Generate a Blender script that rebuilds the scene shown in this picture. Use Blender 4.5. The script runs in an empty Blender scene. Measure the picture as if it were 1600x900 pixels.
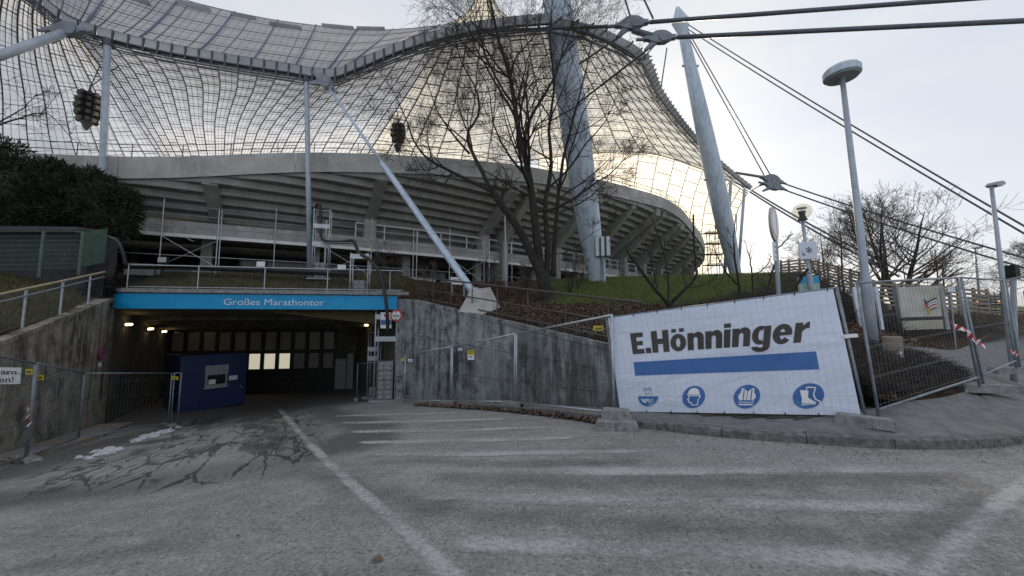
import bpy, math, random
from mathutils import Vector, Matrix
from mathutils.noise import noise as pnoise
random.seed(7)
V = Vector
scn = bpy.context.scene
col = scn.collection
# ------------------------------------------------------------------ camera
FPX, HZ = 578.0, 500.0
PITCH = math.atan((HZ - 450) / FPX)
EYE = V((0, 0, 1.6))
cd = bpy.data.cameras.new('camera'); cam = bpy.data.objects.new('camera', cd); col.objects.link(cam)
cd.sensor_width = 36; cd.lens = FPX / 1600 * 36; cd.clip_end = 3000; cd.clip_start = .05
cam.location = EYE; cam.rotation_euler = (math.pi / 2 + PITCH, 0, 0)
scn.camera = cam
# ------------------------------------------------------------------ sky, sun, exposure
SUN_EL, SUN_AZ = math.radians(21), math.radians(21.5)     # azimuth clockwise from +Y
w = bpy.data.worlds.new('World'); scn.world = w; w.use_nodes = True
nt = w.node_tree; nt.nodes.clear()
sky = nt.nodes.new('ShaderNodeTexSky'); sky.sky_type = 'NISHITA'; sky.sun_disc = False
sky.sun_elevation = SUN_EL; sky.sun_rotation = SUN_AZ
sky.air_density = 1.0; sky.dust_density = 2.4; sky.ozone_density = 1.2; sky.altitude = 500
bg = nt.nodes.new('ShaderNodeBackground'); bg.inputs[1].default_value = .10
wo = nt.nodes.new('ShaderNodeOutputWorld')
# thin high haze evens the clear sky out: clear-sky model mixed with a uniform pale veil
vl = nt.nodes.new('ShaderNodeMix'); vl.data_type = 'RGBA'; vl.inputs['Factor'].default_value = .86
cn = nt.nodes.new('ShaderNodeTexNoise'); cn.inputs['Scale'].default_value = 2.2; cn.inputs['Detail'].default_value = 6; cn.inputs['Distortion'].default_value = .6
tc = nt.nodes.new('ShaderNodeTexCoord'); mpw = nt.nodes.new('ShaderNodeMapping'); mpw.inputs['Scale'].default_value = (1, 1, 3.2)
nt.links.new(tc.outputs['Generated'], mpw.inputs[0]); nt.links.new(mpw.outputs[0], cn.inputs['Vector'])
crw = nt.nodes.new('ShaderNodeValToRGB'); crw.color_ramp.elements[0].position = .35; crw.color_ramp.elements[1].position = .7
crw.color_ramp.elements[0].color = (.535, .575, .64, 1); crw.color_ramp.elements[1].color = (.63, .64, .645, 1)
sca = nt.nodes.new('ShaderNodeVectorMath'); sca.operation = 'SCALE'; sca.inputs['Scale'].default_value = 9.8
nt.links.new(cn.outputs[0], crw.inputs[0]); nt.links.new(crw.outputs[0], sca.inputs[0]); nt.links.new(sca.outputs[0], vl.inputs[7])
nt.links.new(sky.outputs[0], vl.inputs[6]); nt.links.new(vl.outputs[2], bg.inputs[0]); nt.links.new(bg.outputs[0], wo.inputs[0])
sl = bpy.data.lights.new('sun', 'SUN'); sl.energy = 3.2; sl.angle = math.radians(2.0); sl.color = (1, .86, .66)
so = bpy.data.objects.new('sun', sl); col.objects.link(so); so.location = (30, 80, 60)
sdir = V((math.sin(SUN_AZ) * math.cos(SUN_EL), math.cos(SUN_AZ) * math.cos(SUN_EL), math.sin(SUN_EL)))
so.rotation_euler = sdir.to_track_quat('Z', 'Y').to_euler()
scn.view_settings.view_transform = 'Standard'; scn.view_settings.look = 'None'
scn.view_settings.exposure = 0.46; scn.view_settings.gamma = 1.0
scn.render.engine = 'CYCLES'
scn.cycles.use_denoising = True
scn.cycles.max_bounces = 8; scn.cycles.transparent_max_bounces = 24
scn.cycles.sample_clamp_indirect = 4.0
# ------------------------------------------------------------------ pixel helpers (1600 x 900 photo pixels)
cp, sp = math.cos(PITCH), math.sin(PITCH)
def ray(px, py):
    u, v = (px - 800) / FPX, (450 - py) / FPX
    return V((u, cp - sp * v, sp + cp * v))
def P(px, py, y):
    d = ray(px, py); return EYE + d * (y / d.y)
def hitplane(px, py, p0, n):
    d = ray(px, py); return EYE + d * ((p0 - EYE).dot(n) / d.dot(n))
def ss(a, b, x):
    t = max(0., min(1., (x - a) / (b - a))); return t * t * (3 - 2 * t)
def mix(a, b, t): return a + (b - a) * t
def smin(a, b, k=.35):
    m = min(a, b); return m - k * math.log(math.exp(-(a - m) / k) + math.exp(-(b - m) / k))
# ------------------------------------------------------------------ terrain functions
def zr(x, y):                                   # roadway, ramping down to the tunnel
    ye = y if y < 15 else 15 + (y - 15) * .45
    xe = min(max(x, -12.5), 9)
    s = .67 + .089 * xe - .137 * ye
    q = -s / .3
    return -.3 * (math.log(1 + math.exp(q)) if q < 40 else q)
PL, PR = V((-16, 14.9, 0)), V((-5.2, 16.8, 0))  # portal corners
def H(x, y):                                    # banks, lawn, tunnel roof
    zb = 2.4 + .0615 * (x + 4.6) + .229 * (y - 16.5)
    zb = smin(zb, 4.25, .25)
    zrt = min(.12 + .085 * (y - 6.3), 3.2)
    e = (x - 4.5) * .74 - (y - 7.2) * .672 - 1.3
    zR = mix(zb, zrt, ss(-2, 2.8, e))
    dd = (x + 16) * -.173 + (y - 14.9) * .985
    zt = smin(2.72 + .30 * max(dd, 0), 4.3, .15)
    zl = smin(2.4 - .303 * (x + 16) + .006 * (y - 14.9), 4.9, .3)
    q = x + 16 + .63 * (y - 14.9)
    q2 = x + 5.2 + .2 * (y - 16.8)
    z = mix(zl, zt, ss(-1.5, .5, q) * ss(-.3, .6, dd))
    z = mix(z, zR, ss(-.5, 1.5, q2))
    return z + .05 * pnoise(V((x * .5, y * .5, 3.))) * min(1, max(0, y / 8.))
def G(px, py, f=zr):                            # photo pixel on the ground
    d = ray(px, py); a, b = .3, 60.
    for _ in range(50):
        m = (a + b) / 2; p = EYE + d * m
        if p.z > f(p.x, p.y): a = m
        else: b = m
    p = EYE + d * a; return V((p.x, p.y, f(p.x, p.y)))
# ------------------------------------------------------------------ materials
def mk(name, c1, c2=None, rough=.8, metal=0., scale=4., bump=0., bscale=30., stretch=None, detail=6., spec=.5, lo=.35, hi=.65):
    m = bpy.data.materials.new(name); m.use_nodes = True; n = m.node_tree.nodes; l = m.node_tree.links
    b = n['Principled BSDF']; b.inputs['Roughness'].default_value = rough; b.inputs['Metallic'].default_value = metal
    b.inputs['Specular IOR Level'].default_value = spec
    b.inputs['Base Color'].default_value = (*c1, 1)
    if c2 or bump:
        g = n.new('ShaderNodeNewGeometry'); mp = n.new('ShaderNodeMapping')
        mp.inputs['Scale'].default_value = stretch or (1, 1, 1); l.new(g.outputs['Position'], mp.inputs[0])
    if c2:
        t = n.new('ShaderNodeTexNoise'); t.inputs['Scale'].default_value = scale; t.inputs['Detail'].default_value = detail
        t.inputs['Roughness'].default_value = .62
        r = n.new('ShaderNodeValToRGB'); r.color_ramp.elements[0].position = lo; r.color_ramp.elements[1].position = hi
        r.color_ramp.elements[0].color = (*c1, 1); r.color_ramp.elements[1].color = (*c2, 1)
        l.new(mp.outputs[0], t.inputs['Vector']); l.new(t.outputs[0], r.inputs[0]); l.new(r.outputs[0], b.inputs['Base Color'])
    if bump:
        t2 = n.new('ShaderNodeTexNoise'); t2.inputs['Scale'].default_value = bscale; t2.inputs['Detail'].default_value = 4
        bp = n.new('ShaderNodeBump'); bp.inputs['Strength'].default_value = bump; bp.inputs['Distance'].default_value = .02
        l.new(g.outputs['Position'], t2.inputs['Vector']); l.new(t2.outputs[0], bp.inputs['Height']); l.new(bp.outputs[0], b.inputs['Normal'])
    return m
def emit(name, c, s):
    m = bpy.data.materials.new(name); m.use_nodes = True; b = m.node_tree.nodes['Principled BSDF']
    b.inputs['Base Color'].default_value = (.3, .3, .3, 1)
    b.inputs['Emission Color'].default_value = (*c, 1); b.inputs['Emission Strength'].default_value = s; return m
class NT:                                        # small node-building helper
    def __init__(s, name):
        s.m = bpy.data.materials.new(name); s.m.use_nodes = True; s.n = s.m.node_tree.nodes; s.l = s.m.node_tree.links
        s.b = s.n['Principled BSDF']; s.out = s.n['Material Output']
        s.pos = s.n.new('ShaderNodeNewGeometry').outputs['Position']
    def N(s, kind, **kw):
        x = s.n.new(kind)
        for k, v in kw.items():
            if k in x.inputs: x.inputs[k].default_value = v
            else: setattr(x, k, v)
        return x
    def link(s, a, b): s.l.new(a, b)
    def map(s, scale, rot=(0, 0, 0), src=None):
        if any(rot):
            y = s.N('ShaderNodeMapping'); y.inputs['Rotation'].default_value = rot; s.link(src or s.pos, y.inputs[0]); src = y.outputs[0]
        x = s.N('ShaderNodeMapping'); x.inputs['Scale'].default_value = scale
        s.link(src or s.pos, x.inputs[0]); return x.outputs[0]
    def attr(s, name):
        x = s.N('ShaderNodeAttribute'); x.attribute_name = name; return x.outputs['Fac']
    def noise(s, scale, vec=None, detail=6., rough=.6, dist=0.):
        x = s.N('ShaderNodeTexNoise'); x.inputs['Scale'].default_value = scale; x.inputs['Detail'].default_value = detail
        x.inputs['Roughness'].default_value = rough; x.inputs['Distortion'].default_value = dist
        s.link(vec or s.pos, x.inputs['Vector']); return x.outputs[0]
    def ramp(s, fac, stops):
        x = s.N('ShaderNodeValToRGB'); cr = x.color_ramp
        while len(cr.elements) < len(stops): cr.elements.new(.5)
        for e, (p, c) in zip(cr.elements, stops):
            e.position = p; e.color = (c, c, c, 1) if not isinstance(c, tuple) else (*c, 1)
        s.link(fac, x.inputs[0]); return x.outputs[0]
    def mixc(s, fac, a, b, mode='MIX'):
        x = s.N('ShaderNodeMix'); x.data_type = 'RGBA'; x.blend_type = mode
        for sock, v in ((x.inputs['Factor'], fac), (x.inputs[6], a), (x.inputs[7], b)):
            if isinstance(v, tuple): sock.default_value = (*v, 1)
            elif isinstance(v, (int, float)): sock.default_value = v
            else: s.link(v, sock)
        return x.outputs[2]
    def math(s, op, a, b=0., clamp=False):
        x = s.N('ShaderNodeMath'); x.operation = op; x.use_clamp = clamp
        for sock, v in ((x.inputs[0], a), (x.inputs[1], b)):
            if isinstance(v, (int, float)): sock.default_value = v
            else: s.link(v, sock)
        return x.outputs[0]
    def bump(s, h, strength=.3, dist=.02):
        x = s.N('ShaderNodeBump'); x.inputs['Strength'].default_value = strength; x.inputs['Distance'].default_value = dist
        s.link(h, x.inputs['Height']); s.link(x.outputs[0], s.b.inputs['Normal'])
    def sep(s, src=None):
        x = s.N('ShaderNodeSeparateXYZ'); s.link(src or s.pos, x.inputs[0]); return x.outputs
def asphalt():
    t = NT('asphalt'); X, Y, Z = t.sep()
    big = t.noise(.42, detail=6, rough=.62, dist=.4); fine = t.noise(34, detail=6, rough=.85); mid = t.noise(3.6, detail=9, rough=.74)
    base = t.ramp(mid, [(.3, (.20, .192, .185)), (.5, (.27, .262, .256)), (.68, (.35, .343, .337))])
    base = t.mixc(t.ramp(big, [(.42, 0.), (.62, .62)]), base, (.35, .345, .34))
    sw2 = t.noise(1., t.map((.35, 2.6, 1), (0, 0, .06)), detail=8, rough=.72, dist=.5)
    base = t.mixc(t.ramp(sw2, [(.5, 0.), (.68, .5)]), base, (.15, .142, .135))
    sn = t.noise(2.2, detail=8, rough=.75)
    st = t.ramp(t.math('ADD', t.attr('stain_shade'), t.math('MULTIPLY', t.math('SUBTRACT', sn, .5), 1.1)), [(.2, 0.), (.95, 1.)])  # road stains together with painted tunnel-mouth shade
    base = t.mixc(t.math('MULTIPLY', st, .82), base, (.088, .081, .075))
    spk = t.ramp(fine, [(.37, .1), (.46, .8), (.56, 1.1), (.66, 2.1)])
    base = t.mixc(.75, base, spk, 'MULTIPLY')
    vp = t.N('ShaderNodeTexVoronoi'); vp.inputs['Scale'].default_value = 16.; vp.inputs['Randomness'].default_value = 1.; t.link(t.pos, vp.inputs['Vector'])
    sx_ = t.N('ShaderNodeSeparateColor'); t.link(vp.outputs['Color'], sx_.inputs[0])
    pit = t.math('MULTIPLY', t.ramp(vp.outputs['Distance'], [(.22, 1.), (.34, 0.)]), t.ramp(sx_.outputs[0], [(.62, 0.), (.66, 1.)]))
    grit = t.math('MULTIPLY', t.ramp(vp.outputs['Distance'], [(.16, 1.), (.26, 0.)]), t.ramp(sx_.outputs[1], [(.80, 0.), (.84, 1.)]))
    pv = t.ramp(t.noise(.9, detail=5, rough=.7), [(.42, .0), (.62, .7)]); base = t.mixc(t.math('MULTIPLY', pit, pv), base, (.06, .058, .054)); base = t.mixc(t.math('MULTIPLY', grit, t.math('MULTIPLY', pv, .7)), base, (.48, .47, .45))
    # melt water running down the ramp: wet film with dry islands and thin runnels
    nz = t.N('ShaderNodeTexNoise'); nz.inputs['Scale'].default_value = 1.5; nz.inputs['Detail'].default_value = 6; nz.inputs['Roughness'].default_value = .6; t.link(t.pos, nz.inputs['Vector'])
    scv = t.N('ShaderNodeVectorMath'); scv.operation = 'SCALE'; scv.inputs['Scale'].default_value = .55; t.link(nz.outputs['Color'], scv.inputs[0])
    rn = t.ramp(t.math('ADD', t.attr('runoff'), t.math('MULTIPLY', t.math('SUBTRACT', sn, .5), .5)), [(.08, 0.), (.75, 1.)])
    wv_n = t.ramp(t.noise(1.1, detail=5, rough=.6), [(.32, .15), (.68, 1.)])
    def veins(scale, rot, wd):
        vo = t.N('ShaderNodeTexVoronoi'); vo.feature = 'DISTANCE_TO_EDGE'; vo.inputs['Scale'].default_value = 1.
        wv = t.N('ShaderNodeVectorMath'); wv.operation = 'ADD'; t.link(t.map(scale, (0, 0, rot)), wv.inputs[0]); t.link(scv.outputs[0], wv.inputs[1]); t.link(wv.outputs[0], vo.inputs['Vector'])
        q = t.math('DIVIDE', vo.outputs['Distance'], t.math('MAXIMUM', t.math('MULTIPLY', t.math('MULTIPLY', rn, wv_n), wd), .0012))
        return t.ramp(q, [(.55, 1.), (1., 0.)])
    v1 = veins((2.2, .36, .3), -.56, .07); v2 = veins((5.2, .85, .3), -.52, .085)
    where = t.ramp(t.noise(.4, detail=4, dist=.5), [(.42, 0.), (.52, 1.)])
    pools = t.math('MULTIPLY', rn, t.ramp(t.noise(.7, t.map((1.6, .3, 1), (0, 0, -.56)), detail=8, rough=.66, dist=.4), [(.51, 0.), (.58, .85)]))
    wet = t.math('MAXIMUM', t.math('MAXIMUM', v1, t.math('MULTIPLY', v2, where)), pools, True)
    base = t.mixc(t.math('MULTIPLY', rn, t.math('SUBTRACT', .35, t.math('MULTIPLY', wet, .35))), base, (.30, .30, .305))
    base = t.mixc(t.math('MULTIPLY', wet, .70), base, (.030, .028, .027))
    tunnel_shade = t.ramp(t.math('MULTIPLY', t.math('ADD', Y, t.math('MULTIPLY', X, -.35)), 1 / 30.), [(.62, 0.), (.68, 1.)])  # road colour darkened inside the tunnel, shade put into the asphalt
    base = t.mixc(t.math('MULTIPLY', tunnel_shade, .75), base, (.05, .05, .05))
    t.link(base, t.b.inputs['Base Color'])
    t.link(t.mixc(wet, (.85, .85, .85), (.42, .42, .42)), t.b.inputs['Roughness'])
    t.bump(t.math('ADD', fine, mid), .7, .014)
    return t.m
def concrete(name, c1, c2, dark, streak=.7, s=1., moss=None):
    t = NT(name); X, Y, Z = t.sep()
    a = t.noise(2.2 * s, detail=7); b = t.noise(1., t.map((3.2 * s, 3.2 * s, .22)), detail=6, rough=.7); c = t.noise(40, detail=3)
    base = t.mixc(t.ramp(a, [(.3, 0.), (.7, 1.)]), c1, c2)
    d = t.noise(.7 * s, detail=7, rough=.68, dist=.5); e = t.noise(2.6 * s, detail=8, rough=.75)
    patch = t.ramp(d, [(.42, .0), (.62, 1.)])
    base = t.mixc(t.math('MULTIPLY', t.math('MULTIPLY', t.ramp(b, [(.45, 0.), (.6, 1.)]), streak), t.math('ADD', .3, patch)), base, dark)
    base = t.mixc(t.math('MULTIPLY', t.math('MULTIPLY', t.ramp(e, [(.44, 0.), (.58, 1.)]), patch), streak), base, dark)
    lt = t.ramp(t.noise(1.7 * s, detail=8, rough=.72), [(.52, 0.), (.66, .55)])
    base = t.mixc(lt, base, tuple(min(.6, x * 1.35) for x in c2))
    base = t.mixc(.35, base, t.ramp(c, [(.3, .6), (.7, 1.3)]), 'MULTIPLY')
    if moss:                                      # dark algae towards the low end and along the foot
        mk_ = t.math('MULTIPLY', t.ramp(t.math('MULTIPLY', t.math('ADD', X, 2.5), .2), [(.3, 0.), (.75, 1.)]), t.ramp(t.noise(1., t.map((2.2, 2.2, .35)), detail=8, rough=.72), [(.38, 0.), (.56, 1.)]))
        base = t.mixc(t.math('MULTIPLY', mk_, .85), base, moss)
    t.link(base, t.b.inputs['Base Color']); t.b.inputs['Roughness'].default_value = .9
    t.bump(t.math('ADD', a, c), .35, .01)
    return t.m
def membrane_mat(name, tr, tl, df, rough=.25, gloss=.06):
    t = NT(name); t.n.remove(t.b)
    va = t.noise(.35, detail=4); k = t.ramp(va, [(.3, .82), (.7, 1.1)])
    a = t.N('ShaderNodeBsdfTransparent'); b = t.N('ShaderNodeBsdfTranslucent'); c = t.N('ShaderNodeBsdfDiffuse'); g = t.N('ShaderNodeBsdfGlossy')
    a.inputs[0].default_value = (*tr, 1); g.inputs['Roughness'].default_value = rough; g.inputs[0].default_value = (gloss, gloss, gloss, 1)
    t.link(t.mixc(1., k, tl, 'MULTIPLY'), b.inputs[0]); t.link(t.mixc(1., k, df, 'MULTIPLY'), c.inputs[0])
    s = None
    for x in (a, b, c, g):
        if s is None: s = x.outputs[0]; continue
        ad = t.N('ShaderNodeAddShader'); t.link(s, ad.inputs[0]); t.link(x.outputs[0], ad.inputs[1]); s = ad.outputs[0]
    t.link(s, t.out.inputs[0]); return t.m
def glass_mat():
    t = NT('lamp_glass'); t.n.remove(t.b)
    a = t.N('ShaderNodeBsdfTransparent'); a.inputs[0].default_value = (.9, .88, .8, 1)
    g = t.N('ShaderNodeBsdfGlossy'); g.inputs['Roughness'].default_value = .1
    mx = t.N('ShaderNodeMixShader'); mx.inputs[0].default_value = .12
    t.link(a.outputs[0], mx.inputs[1]); t.link(g.outputs[0], mx.inputs[2]); t.link(mx.outputs[0], t.out.inputs[0]); return t.m
def ground_mat():
    t = NT('bank_soil_and_grass'); X, Y, Z = t.sep()
    n = t.noise(1.3, detail=6); f = t.noise(14, detail=6, rough=.7); g2 = t.noise(40, detail=3)
    grass = t.ramp(f, [(.3, (.055, .07, .02)), (.55, (.085, .115, .03)), (.75, (.15, .165, .06))])
    dry = t.ramp(f, [(.3, (.05, .048, .022)), (.7, (.125, .11, .055))])
    leaf = t.ramp(f, [(.3, (.028, .02, .015)), (.55, (.085, .056, .038)), (.75, (.17, .115, .08))])
    # lawn above, leaf litter below: boundary follows the height of the bank
    zb = t.math('ADD', Z, t.math('MULTIPLY', t.math('SUBTRACT', n, .5), .9))
    lawn = t.ramp(t.math('MULTIPLY', zb, .2), [(.425, 0.), (.455, 1.)])
    right = t.ramp(t.math('ADD', t.math('MULTIPLY', X, .1), .6), [(.70, 0.), (.80, 1.)])
    c = t.mixc(t.math('MULTIPLY', lawn, right), leaf, grass)
    left = t.ramp(t.math('ADD', t.math('MULTIPLY', X, .1), 1.), [(.38, 1.), (.48, 0.)])
    c = t.mixc(t.math('MULTIPLY', left, t.ramp(n, [(.25, .5), (.5, 1.)])), c, dry)
    t.link(c, t.b.inputs['Base Color']); t.b.inputs['Roughness'].default_value = .95; t.b.inputs['Specular IOR Level'].default_value = .1
    t.bump(t.math('ADD', f, g2), .9, .06); return t.m
def banner_mat():
    t = NT('banner_vinyl')
    n = t.noise(.9, t.map((1, 1, 2.2), (0, .5, 0)), detail=3, dist=.7); f = t.noise(3, t.map((1, 1, .3)), detail=3)
    t.b.inputs['Base Color'].default_value = (.63, .69, .84, 1); t.b.inputs['Roughness'].default_value = .5
    t.bump(t.math('ADD', n, t.math('MULTIPLY', f, .25)), .55, .10); return t.m
def fabric_paint(name, c):
    return mk(name, c, tuple(x * .8 for x in c), rough=.55, scale=9)
def worn_paint():
    t = NT('worn_road_paint'); f = t.noise(20, detail=7, rough=.78); n = t.noise(1.3, t.map((.45, 1, 1)), detail=6, rough=.65); fine = t.noise(48, detail=4, rough=.75)
    k = t.math('ADD', t.math('ADD', t.math('MULTIPLY', t.math('SUBTRACT', f, .5), 2.2), t.math('MULTIPLY', t.math('SUBTRACT', n, .5), 2.6)), t.math('MULTIPLY', t.attr('fade'), .62))
    c = t.mixc(.6, (.47, .47, .475), t.ramp(fine, [(.34, .3), (.47, .95), (.6, 1.05), (.72, 1.5)]), 'MULTIPLY')
    t.link(c, t.b.inputs['Base Color']); t.b.inputs['Roughness'].default_value = .85; t.bump(fine, .4, .01)
    tr = t.N('ShaderNodeBsdfTransparent'); mx = t.N('ShaderNodeMixShader'); t.link(t.ramp(k, [(-.1, 0.), (.85, .9)]), mx.inputs[0])
    t.link(tr.outputs[0], mx.inputs[1]); t.link(t.b.outputs[0], mx.inputs[2]); t.link(mx.outputs[0], t.out.inputs[0]); return t.m
M = dict(
    asphalt=asphalt(), paint=worn_paint(), ground=ground_mat(), banner=banner_mat(), lampglass=glass_mat(),
    pave=mk('pavement_asphalt', (.13, .13, .135), (.21, .21, .215), .9, scale=5, bump=.5, bscale=60),
    wallR=concrete('stained_concrete', (.24, .265, .285), (.36, .39, .41), (.045, .05, .05), 1., 1., (.045, .045, .04)),
    wallL=concrete('brown_stained_concrete', (.26, .232, .19), (.38, .345, .29), (.05, .044, .036), .95, .9),
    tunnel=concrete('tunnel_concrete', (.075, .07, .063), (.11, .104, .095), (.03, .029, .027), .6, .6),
    conc=concrete('pale_concrete', (.36, .36, .35), (.46, .46, .45), (.2, .2, .2), .35, .5),
    soff=concrete('stand_concrete', (.27, .265, .255), (.33, .325, .31), (.17, .165, .16), .35, .7),
    block=concrete('concrete_block', (.2, .205, .21), (.33, .34, .345), (.08, .08, .075), .5, 5.),
    granite=mk('granite_kerb', (.07, .07, .072), (.19, .19, .195), .85, scale=12, bump=.5, bscale=25),
    galv=mk('galvanised_steel', (.36, .40, .44), (.5, .54, .58), .45, .55, scale=8),
    steel=mk('grey_steel_paint', (.30, .35, .42), (.40, .45, .52), .45, .1, scale=3, bump=.05),
    mast=mk('pale_blue_mast_paint', (.31, .38, .47), (.50, .58, .68), .45, .1, scale=2.2, stretch=(2, 2, .16), bump=.12, bscale=14, lo=.3, hi=.6),
    darksteel=mk('dark_steel', (.05, .055, .065), (.09, .095, .105), .5, .4, scale=5),
    cast=mk('cast_steel_node', (.15, .17, .20), (.22, .25, .29), .5, .3, scale=3, bump=.2, bscale=8),
    cable=mk('cable_steel', (.07, .085, .105), (.11, .125, .15), .5, .3, scale=10),
    strut=mk('blue_white_strut_paint', (.40, .50, .66), (.55, .63, .75), .35, .2, scale=4),
    wire=mk('mesh_wire', (.10, .115, .13), (.17, .19, .21), .5, .5, scale=6),
    greenp=mk('green_paint', (.055, .10, .075), (.09, .15, .115), .6, scale=4),
    bark=mk('bark', (.015, .0125, .011), (.042, .036, .031), .95, scale=9, bump=.9, bscale=22, stretch=(1, 1, .35)),
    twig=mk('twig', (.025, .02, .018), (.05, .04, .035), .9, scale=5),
    conifer=mk('dark_needles', (.010, .016, .010), (.05, .062, .03), .85, scale=2.2),
    wood=mk('weathered_timber', (.20, .17, .14), (.33, .29, .24), .9, scale=5, stretch=(1, 1, 8), bump=.4),
    handrail=mk('pale_timber_handrail', (.40, .31, .20), (.5, .4, .27), .7, scale=5),
    darkrail=mk('brown_rail', (.06, .05, .045), (.1, .085, .075), .7, scale=5),
    blue=mk('cyan_fascia_paint', (.0, .27, .56), (.0, .33, .66), .5, scale=1.5),
    letter=mk('pale_lettering', (.62, .68, .82), (.7, .75, .88), .5, scale=3),
    navy=mk('navy_container_paint', (.008, .024, .095), (.012, .032, .125), .5, scale=2, bump=.1, bscale=3),
    white=mk('white_paint', (.72, .74, .77), (.8, .82, .84), .5, scale=4),
    red=mk('red_paint', (.45, .02, .02), (.55, .04, .04), .5, scale=6),
    yellow=mk('yellow_tag', (.7, .55, .02), (.8, .62, .03), .55, scale=8),
    black=mk('black_paint', (.012, .012, .013), (.03, .03, .03), .6, scale=6),
    fgalv=mk('dull_galvanised_tube', (.17, .21, .25), (.27, .31, .35), .5, .4, scale=8), 
    fartwig=mk('hazy_twig', (.10, .088, .08), (.15, .13, .118), .9, scale=5),  # haze over the trees put into a paler twig colour
    soil=mk('dark_soil', (.03, .026, .022), (.085, .072, .06), .95, scale=9, bump=.9, bscale=30),
    ghost=mk('ghost_wire', (.50, .55, .66), (.56, .60, .70), .5, scale=3),
    ink=mk('black_ink', (.04, .035, .033), (.055, .048, .045), .6, scale=3),
    bblue=mk('banner_blue', (.035, .125, .37), (.045, .15, .42), .5, scale=3),
    grey=mk('mid_grey', (.25, .27, .29), (.33, .35, .37), .6, scale=6),
    darkglass=mk('dark_glass', (.01, .012, .015), None, .12),
    snow=mk('old_snow', (.34, .36, .39), (.72, .76, .82), .7, scale=9, bump=.9, bscale=25),
    leafm=mk('dead_leaf', (.065, .046, .036), (.20, .14, .105), .85, scale=13, lo=.3, hi=.7),
    grassm=mk('grass_blade', (.07, .095, .025), (.16, .19, .06), .8, scale=3),
    drygrass=mk('dry_grass_blade', (.06, .06, .025), (.15, .135, .065), .85, scale=3),
    acr=membrane_mat('acrylic_glazing', (.18, .18, .185), (.50, .50, .51), (.20, .20, .205)),
    acrw=membrane_mat('sunlit_acrylic_glazing', (.24, .232, .21), (.60, .56, .475), (.18, .175, .16)),  # same acrylic, glow of the sun behind tinted into the colour
    acrtop=membrane_mat('shaded_acrylic_glazing', (.05, .05, .052), (.10, .10, .105), (.215, .215, .23), .35, .08),  # same acrylic seen from its shaded outer side, shade put into the colour
    gutter=membrane_mat('gutter_glazing', (.10, .105, .11), (.10, .105, .11), (.16, .17, .185), .2, .1),
    lamp_on=emit('lit_lamp', (1, .74, .32), 5), pane_daylit=emit('daylit_window', (.92, .86, .66), .40),  # gate panes glow in place of daylight from the stadium beyond
    pane_dull=mk('dim_window', (.20, .20, .185), (.28, .275, .25), .3, scale=2), bluejoint=mk('dark_blue_joint', (.04, .06, .14), (.06, .085, .18), .5, scale=4),
    hut=mk('dark_roof_felt', (.03, .035, .04), (.05, .055, .06), .8, scale=4),
    car=mk('dark_car_paint', (.03, .035, .045), None, .25, .3), tyre=mk('tyre_rubber', (.015, .015, .015), None, .8),
    tail=emit('tail_lamp', (1, .25, .12), 1.2),
)
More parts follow.
